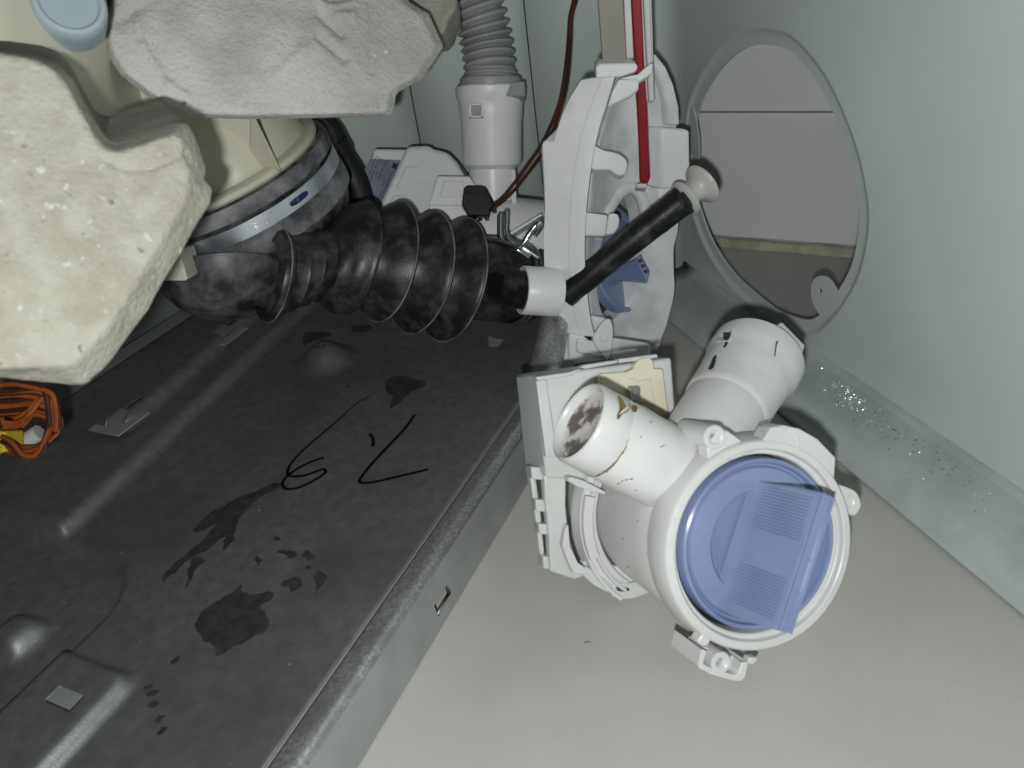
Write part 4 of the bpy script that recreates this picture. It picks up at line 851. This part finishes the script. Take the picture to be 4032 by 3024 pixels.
# motor housing
b = B(); b.prism(PXL([(2108, 1482), (2645, 1408), (2664, 1650), (2600, 1830), (2380, 1900), (2150, 1880)], 50), PA*22); mh = b.build('motor_cover', 'translucent', pu, bevel=.9)
b = B(); b.prism(PXL([(2112, 1500), (2152, 1492), (2168, 1600), (2185, 1720), (2190, 1800), (2150, 1800)], 48.2), PA*2.5); subbuild(b, 'cover_edge', 'translucent', mh, bevel=.4)
for pg_ in ([(2112, 1484), (2240, 1466), (2286, 1452), (2288, 1462), (2240, 1482), (2116, 1498)], [(2286, 1448), (2310, 1452), (2430, 1430), (2436, 1418), (2400, 1422), (2300, 1438)], [(2436, 1414), (2588, 1394), (2592, 1408), (2440, 1430)]):
    b = B(); b.prism(PXL(pg_, 47.6), PA*4); subbuild(b, 'top_clip', 'translucent', mh, bevel=.3)
cb = [(2366, 1512), (2366, 1472), (2468, 1464), (2500, 1450), (2500, 1436), (2520, 1412), (2556, 1406), (2572, 1420), (2576, 1452), (2606, 1450), (2612, 1458), (2634, 1640), (2602, 1640), (2560, 1606), (2470, 1560)]
b = B(); b.prism(PXL(cb, 46.8), PA*4); tbx = b.build('terminal_box', 'cream', pu, bevel=.4)
b = B(); b.prism(PXL([(2474, 1492), (2498, 1488), (2500, 1500), (2562, 1490), (2582, 1600), (2520, 1580), (2482, 1572)], 46.2), PA*1); subbuild(b, 'terminal_pocket', 'cream', tbx, bevel=.3)
b = B(); b.prism(PXL([(2476, 1520), (2514, 1518), (2522, 1526), (2522, 1574), (2512, 1580), (2482, 1574)], 45.2), PA*.8); bl = subbuild(b, 'terminal_blade', 'steelblade', tbx, bevel=.15)
b = B(); b.lathe(PX(2497, 1548, 45.1), -PA, [(0, .35), (.05, .3), (.06, 0.01)], 16); subbuild(b, 'blade_hole', 'white', tbx)
# lower motor frame: two posts and rungs
b = B(); b.prism(PXL([(2082, 1836), (2104, 1836), (2130, 2020), (2150, 2232), (2134, 2238), (2112, 2060)], 58), PA*4)
b.prism(PXL([(2142, 1850), (2230, 1860), (2228, 1990), (2240, 2110), (2272, 2210), (2300, 2270), (2262, 2282), (2168, 2250), (2160, 2080), (2146, 1960)], 54), PA*4)
for ya, yb in ((1838, 1888), (1966, 2014), (2062, 2104), (2190, 2240)):
    o_ = (ya-1838)*.13; b.prism(PXL([(2092+o_, ya), (2180+o_*.6, ya+6), (2180+o_*.6, yb+6), (2096+o_, yb)], 55.5), PA*5)
b.build('motor_frame', 'translucent', pu, bevel=.5)
b = B(); plathe(b, [(52, 26.4), (50, 26.8), (49, 27.5), (48.6, 29.3), (47.4, 29.7), (47.2, 30.6), (48.3, 31.0), (48.6, 32.4), (46.8, 32.8), (46.8, 33.8), (53, 34.4)], (.8, 0), 95, 218, 60); b.build('mount_ring', 'white', pu, angle=30)
b = B(); plathe(b, [(44.6, 30.4), (44.6, 33.4), (51, 33.8), (51, 30.4)], (.8, 0), 150, 186, 24); b.build('ring_catch', 'white', pu, angle=30, bevel=.2)
b = B(); b.prism(PXL([(2225, 2085), (2238, 2066), (2246, 2150), (2275, 2215), (2310, 2240), (2290, 2262), (2258, 2258), (2232, 2200), (2214, 2148)], 48.5), PA*3); b.build('ring_catch', 'white', pu, bevel=.3)
b = B(); b.prism(PXL([(2288, 2258), (2310, 2230), (2400, 2292), (2412, 2300), (2406, 2340), (2340, 2306)], 48), PA*4); b.build('foot_strip', 'translucent', pu, bevel=.4)
b = B(); b.prism(PXL([(2412, 2312), (2420, 2290), (2470, 2298), (2535, 2290), (2568, 2334), (2490, 2360), (2440, 2362), (2410, 2350)], 48), PA*4); b.build('foot_plate', 'translucent', pu, bevel=.5)
b = B(); b.prism(PXL([(2292, 2218), (2330, 2190), (2440, 2235), (2540, 2292), (2470, 2300), (2412, 2296)], 50), PA*3); b.build('foot_web', 'white', pu, bevel=.3)
b = B(); b.prism(PXL([(2425, 2314), (2440, 2308), (2478, 2316), (2478, 2326), (2450, 2330), (2432, 2326)], 47.9), PA*.3); b.build('foot_slot_shade', 'shade', pu)  # slot is a flat dark piece with its shade painted in
b = B(); b.prism(PXL([(2236, 1882), (2250, 1878), (2300, 1892), (2386, 1936), (2382, 1948), (2330, 1935), (2270, 1915), (2240, 1896)], 44), PA*4); b.build('ring_fin', 'white', pu, bevel=.3)

# ================================================================ WIRE BUNDLE AND SMALL DEBRIS
wb = thing('wire_bundle', 'bundle of orange and brown wires with a yellow connector under the cream concrete block', 'wires', A(60, 1700, 255))
for k in range(22):
    j = lambda m_=10: random.uniform(-m_, m_); dpt = 246+k*1.1+j(3); f_ = random.uniform(0, 1)
    xr = 190+50*f_+j(8); ym = 1600+90*random.random()
    pts = [(-60, 1520+k*7+j(6)), (50+j(), 1512+k*7+j(8)), (140+j(), 1520+k*6+j(8)), (xr-12, 1555+k*5), (xr, ym+20), (xr-18+j(6), 1705+j(20)), (165-30*f_+j(), 1780+j(12)), (100+j(20), 1800-20*f_+j(10)), (40+j(), 1770-30*f_+j(14)), (5, 1740-40*f_)]
    if k % 3 == 2: pts = [(10, 1690+j(30)), (70+j(), 1660+j(30)), (130+j(), 1610+j(20)), (170+j(), 1570+j(15)), (205, 1600), (200+j(), 1690), (160, 1760+j(15)), (70, 1770+j(10)), (8, 1750+j(20))]
    b = B(); b.tube(spline([A(x, y, dpt) for x, y in pts], 8), .8, 8); b.build('wire', 'orange' if k % 3 else 'brownwire', wb)
yc = B(); yc.prism(AL([(-60, 1690), (16, 1700), (18, 1780), (-60, 1795)], 247), CF*10); yo = yc.build('wire_connector', 'yellow', wb, bevel=.5)
for k in range(6):
    b = B(); b.prism(AL([(16, 1704+k*13), (28, 1702+k*13), (28, 1707+k*13), (16, 1710+k*13)], 247.5), CF*3); subbuild(b, 'connector_tooth', 'yellow', yo)
b = B(); b.tube(AL([(95, 1745, 262), (160, 1705, 262)]), 3.2, 14); b.build('cable_tie', 'nat', wb)

def flange_at(px, py):
    q = on(px, py, V(0, 0, 7.2), UZ); return q
b = B(); bd = B()
for k in range(330):
    if k < 210:
        px = random.gauss(3345, 42); py = 1562 + (px-3345)*.55 + random.gauss(0, 34)
    else:
        f_ = random.random(); px = 3240+f_*620+random.gauss(0, 30); py = 1510+f_*420+random.gauss(0, 45)
    c = flange_at(px, py); dq = np.dot(c-PP, -PN); 
    if not (1.5 < dq < 24): continue
    r = random.choice([.10, .13, .16, .2, .26]); a_ = random.uniform(0, 6.28); zt = random.uniform(.2, .9)
    fn = unit(unit(CAM-c) + V(random.gauss(0, 1), random.gauss(0, 1), random.gauss(0, 1))*.22)
    ex = unit(np.cross(fn, V(math.cos(a_), math.sin(a_), .3)))*r; ey = np.cross(fn, ex); c = c+UZ*r*.6
    (b if random.random() < .85 or k < 150 else bd).add([c+UZ*.1+ex, c+UZ*.1+ey, c+UZ*.1-ex, c+UZ*.1-ey], [(0, 1, 2, 3)])
o = b.build('metal_flakes', 'glint', None, recalc=False); o['kind'] = 'stuff'; tag(o, 'glittering flakes scattered along the dusty cabinet flange', 'flakes')
for k in range(420):
    if k < 150: px = random.gauss(2700, 40); py = 1090+(px-2700)*.75+random.gauss(0, 14)
    else:
        f_ = random.random()**1.3; px = 3290+f_*600; py = 1480+f_*425+abs(random.gauss(0, 12))-4
        if random.random() < .35: py += random.uniform(0, 140)
    c = flange_at(px, py); dq = np.dot(c-PP, -PN)
    if not (.8 < dq < 30): continue
    r = random.choice([.12, .18, .25, .4]); a_ = random.uniform(0, 6.28); L2 = r*random.uniform(1, 3)
    ex, ey = V(math.cos(a_), math.sin(a_), 0)*L2, V(-math.sin(a_), math.cos(a_), 0)*r*.4
    z_ = V(0, 0, .12 if dq < 23 else -1)
    bd.add([c+z_+ex, c+z_+ey, c+z_-ex, c+z_-ey], [(0, 1, 2, 3)])
o = bd.build('dirt_crumbs', 'dust', None, recalc=False); o['kind'] = 'stuff'; tag(o, 'dark dirt crumbs along the fold of the cabinet flange', 'dirt')
lint = B()
for cx_, cy_, sc_ in ((3010, 1650, 16), (3005, 1630, 10)):
    P = [trp(cx_+sc_*math.cos(k*.55)*(1-.03*k), cy_+sc_*1.2*math.sin(k*.5), .25) for k in range(18)]; lint.tube(P, .06, 5)
lint.tube([trp(2300+x, 2532-y, .25) for x, y in ((0, 0), (8, 5), (18, 6), (26, 2))], .12, 5)
o = lint.build('lint', 'dust', None); o['kind'] = 'stuff'; tag(o, 'loose curled hairs lying on the floor tile beside the pump', 'hair')
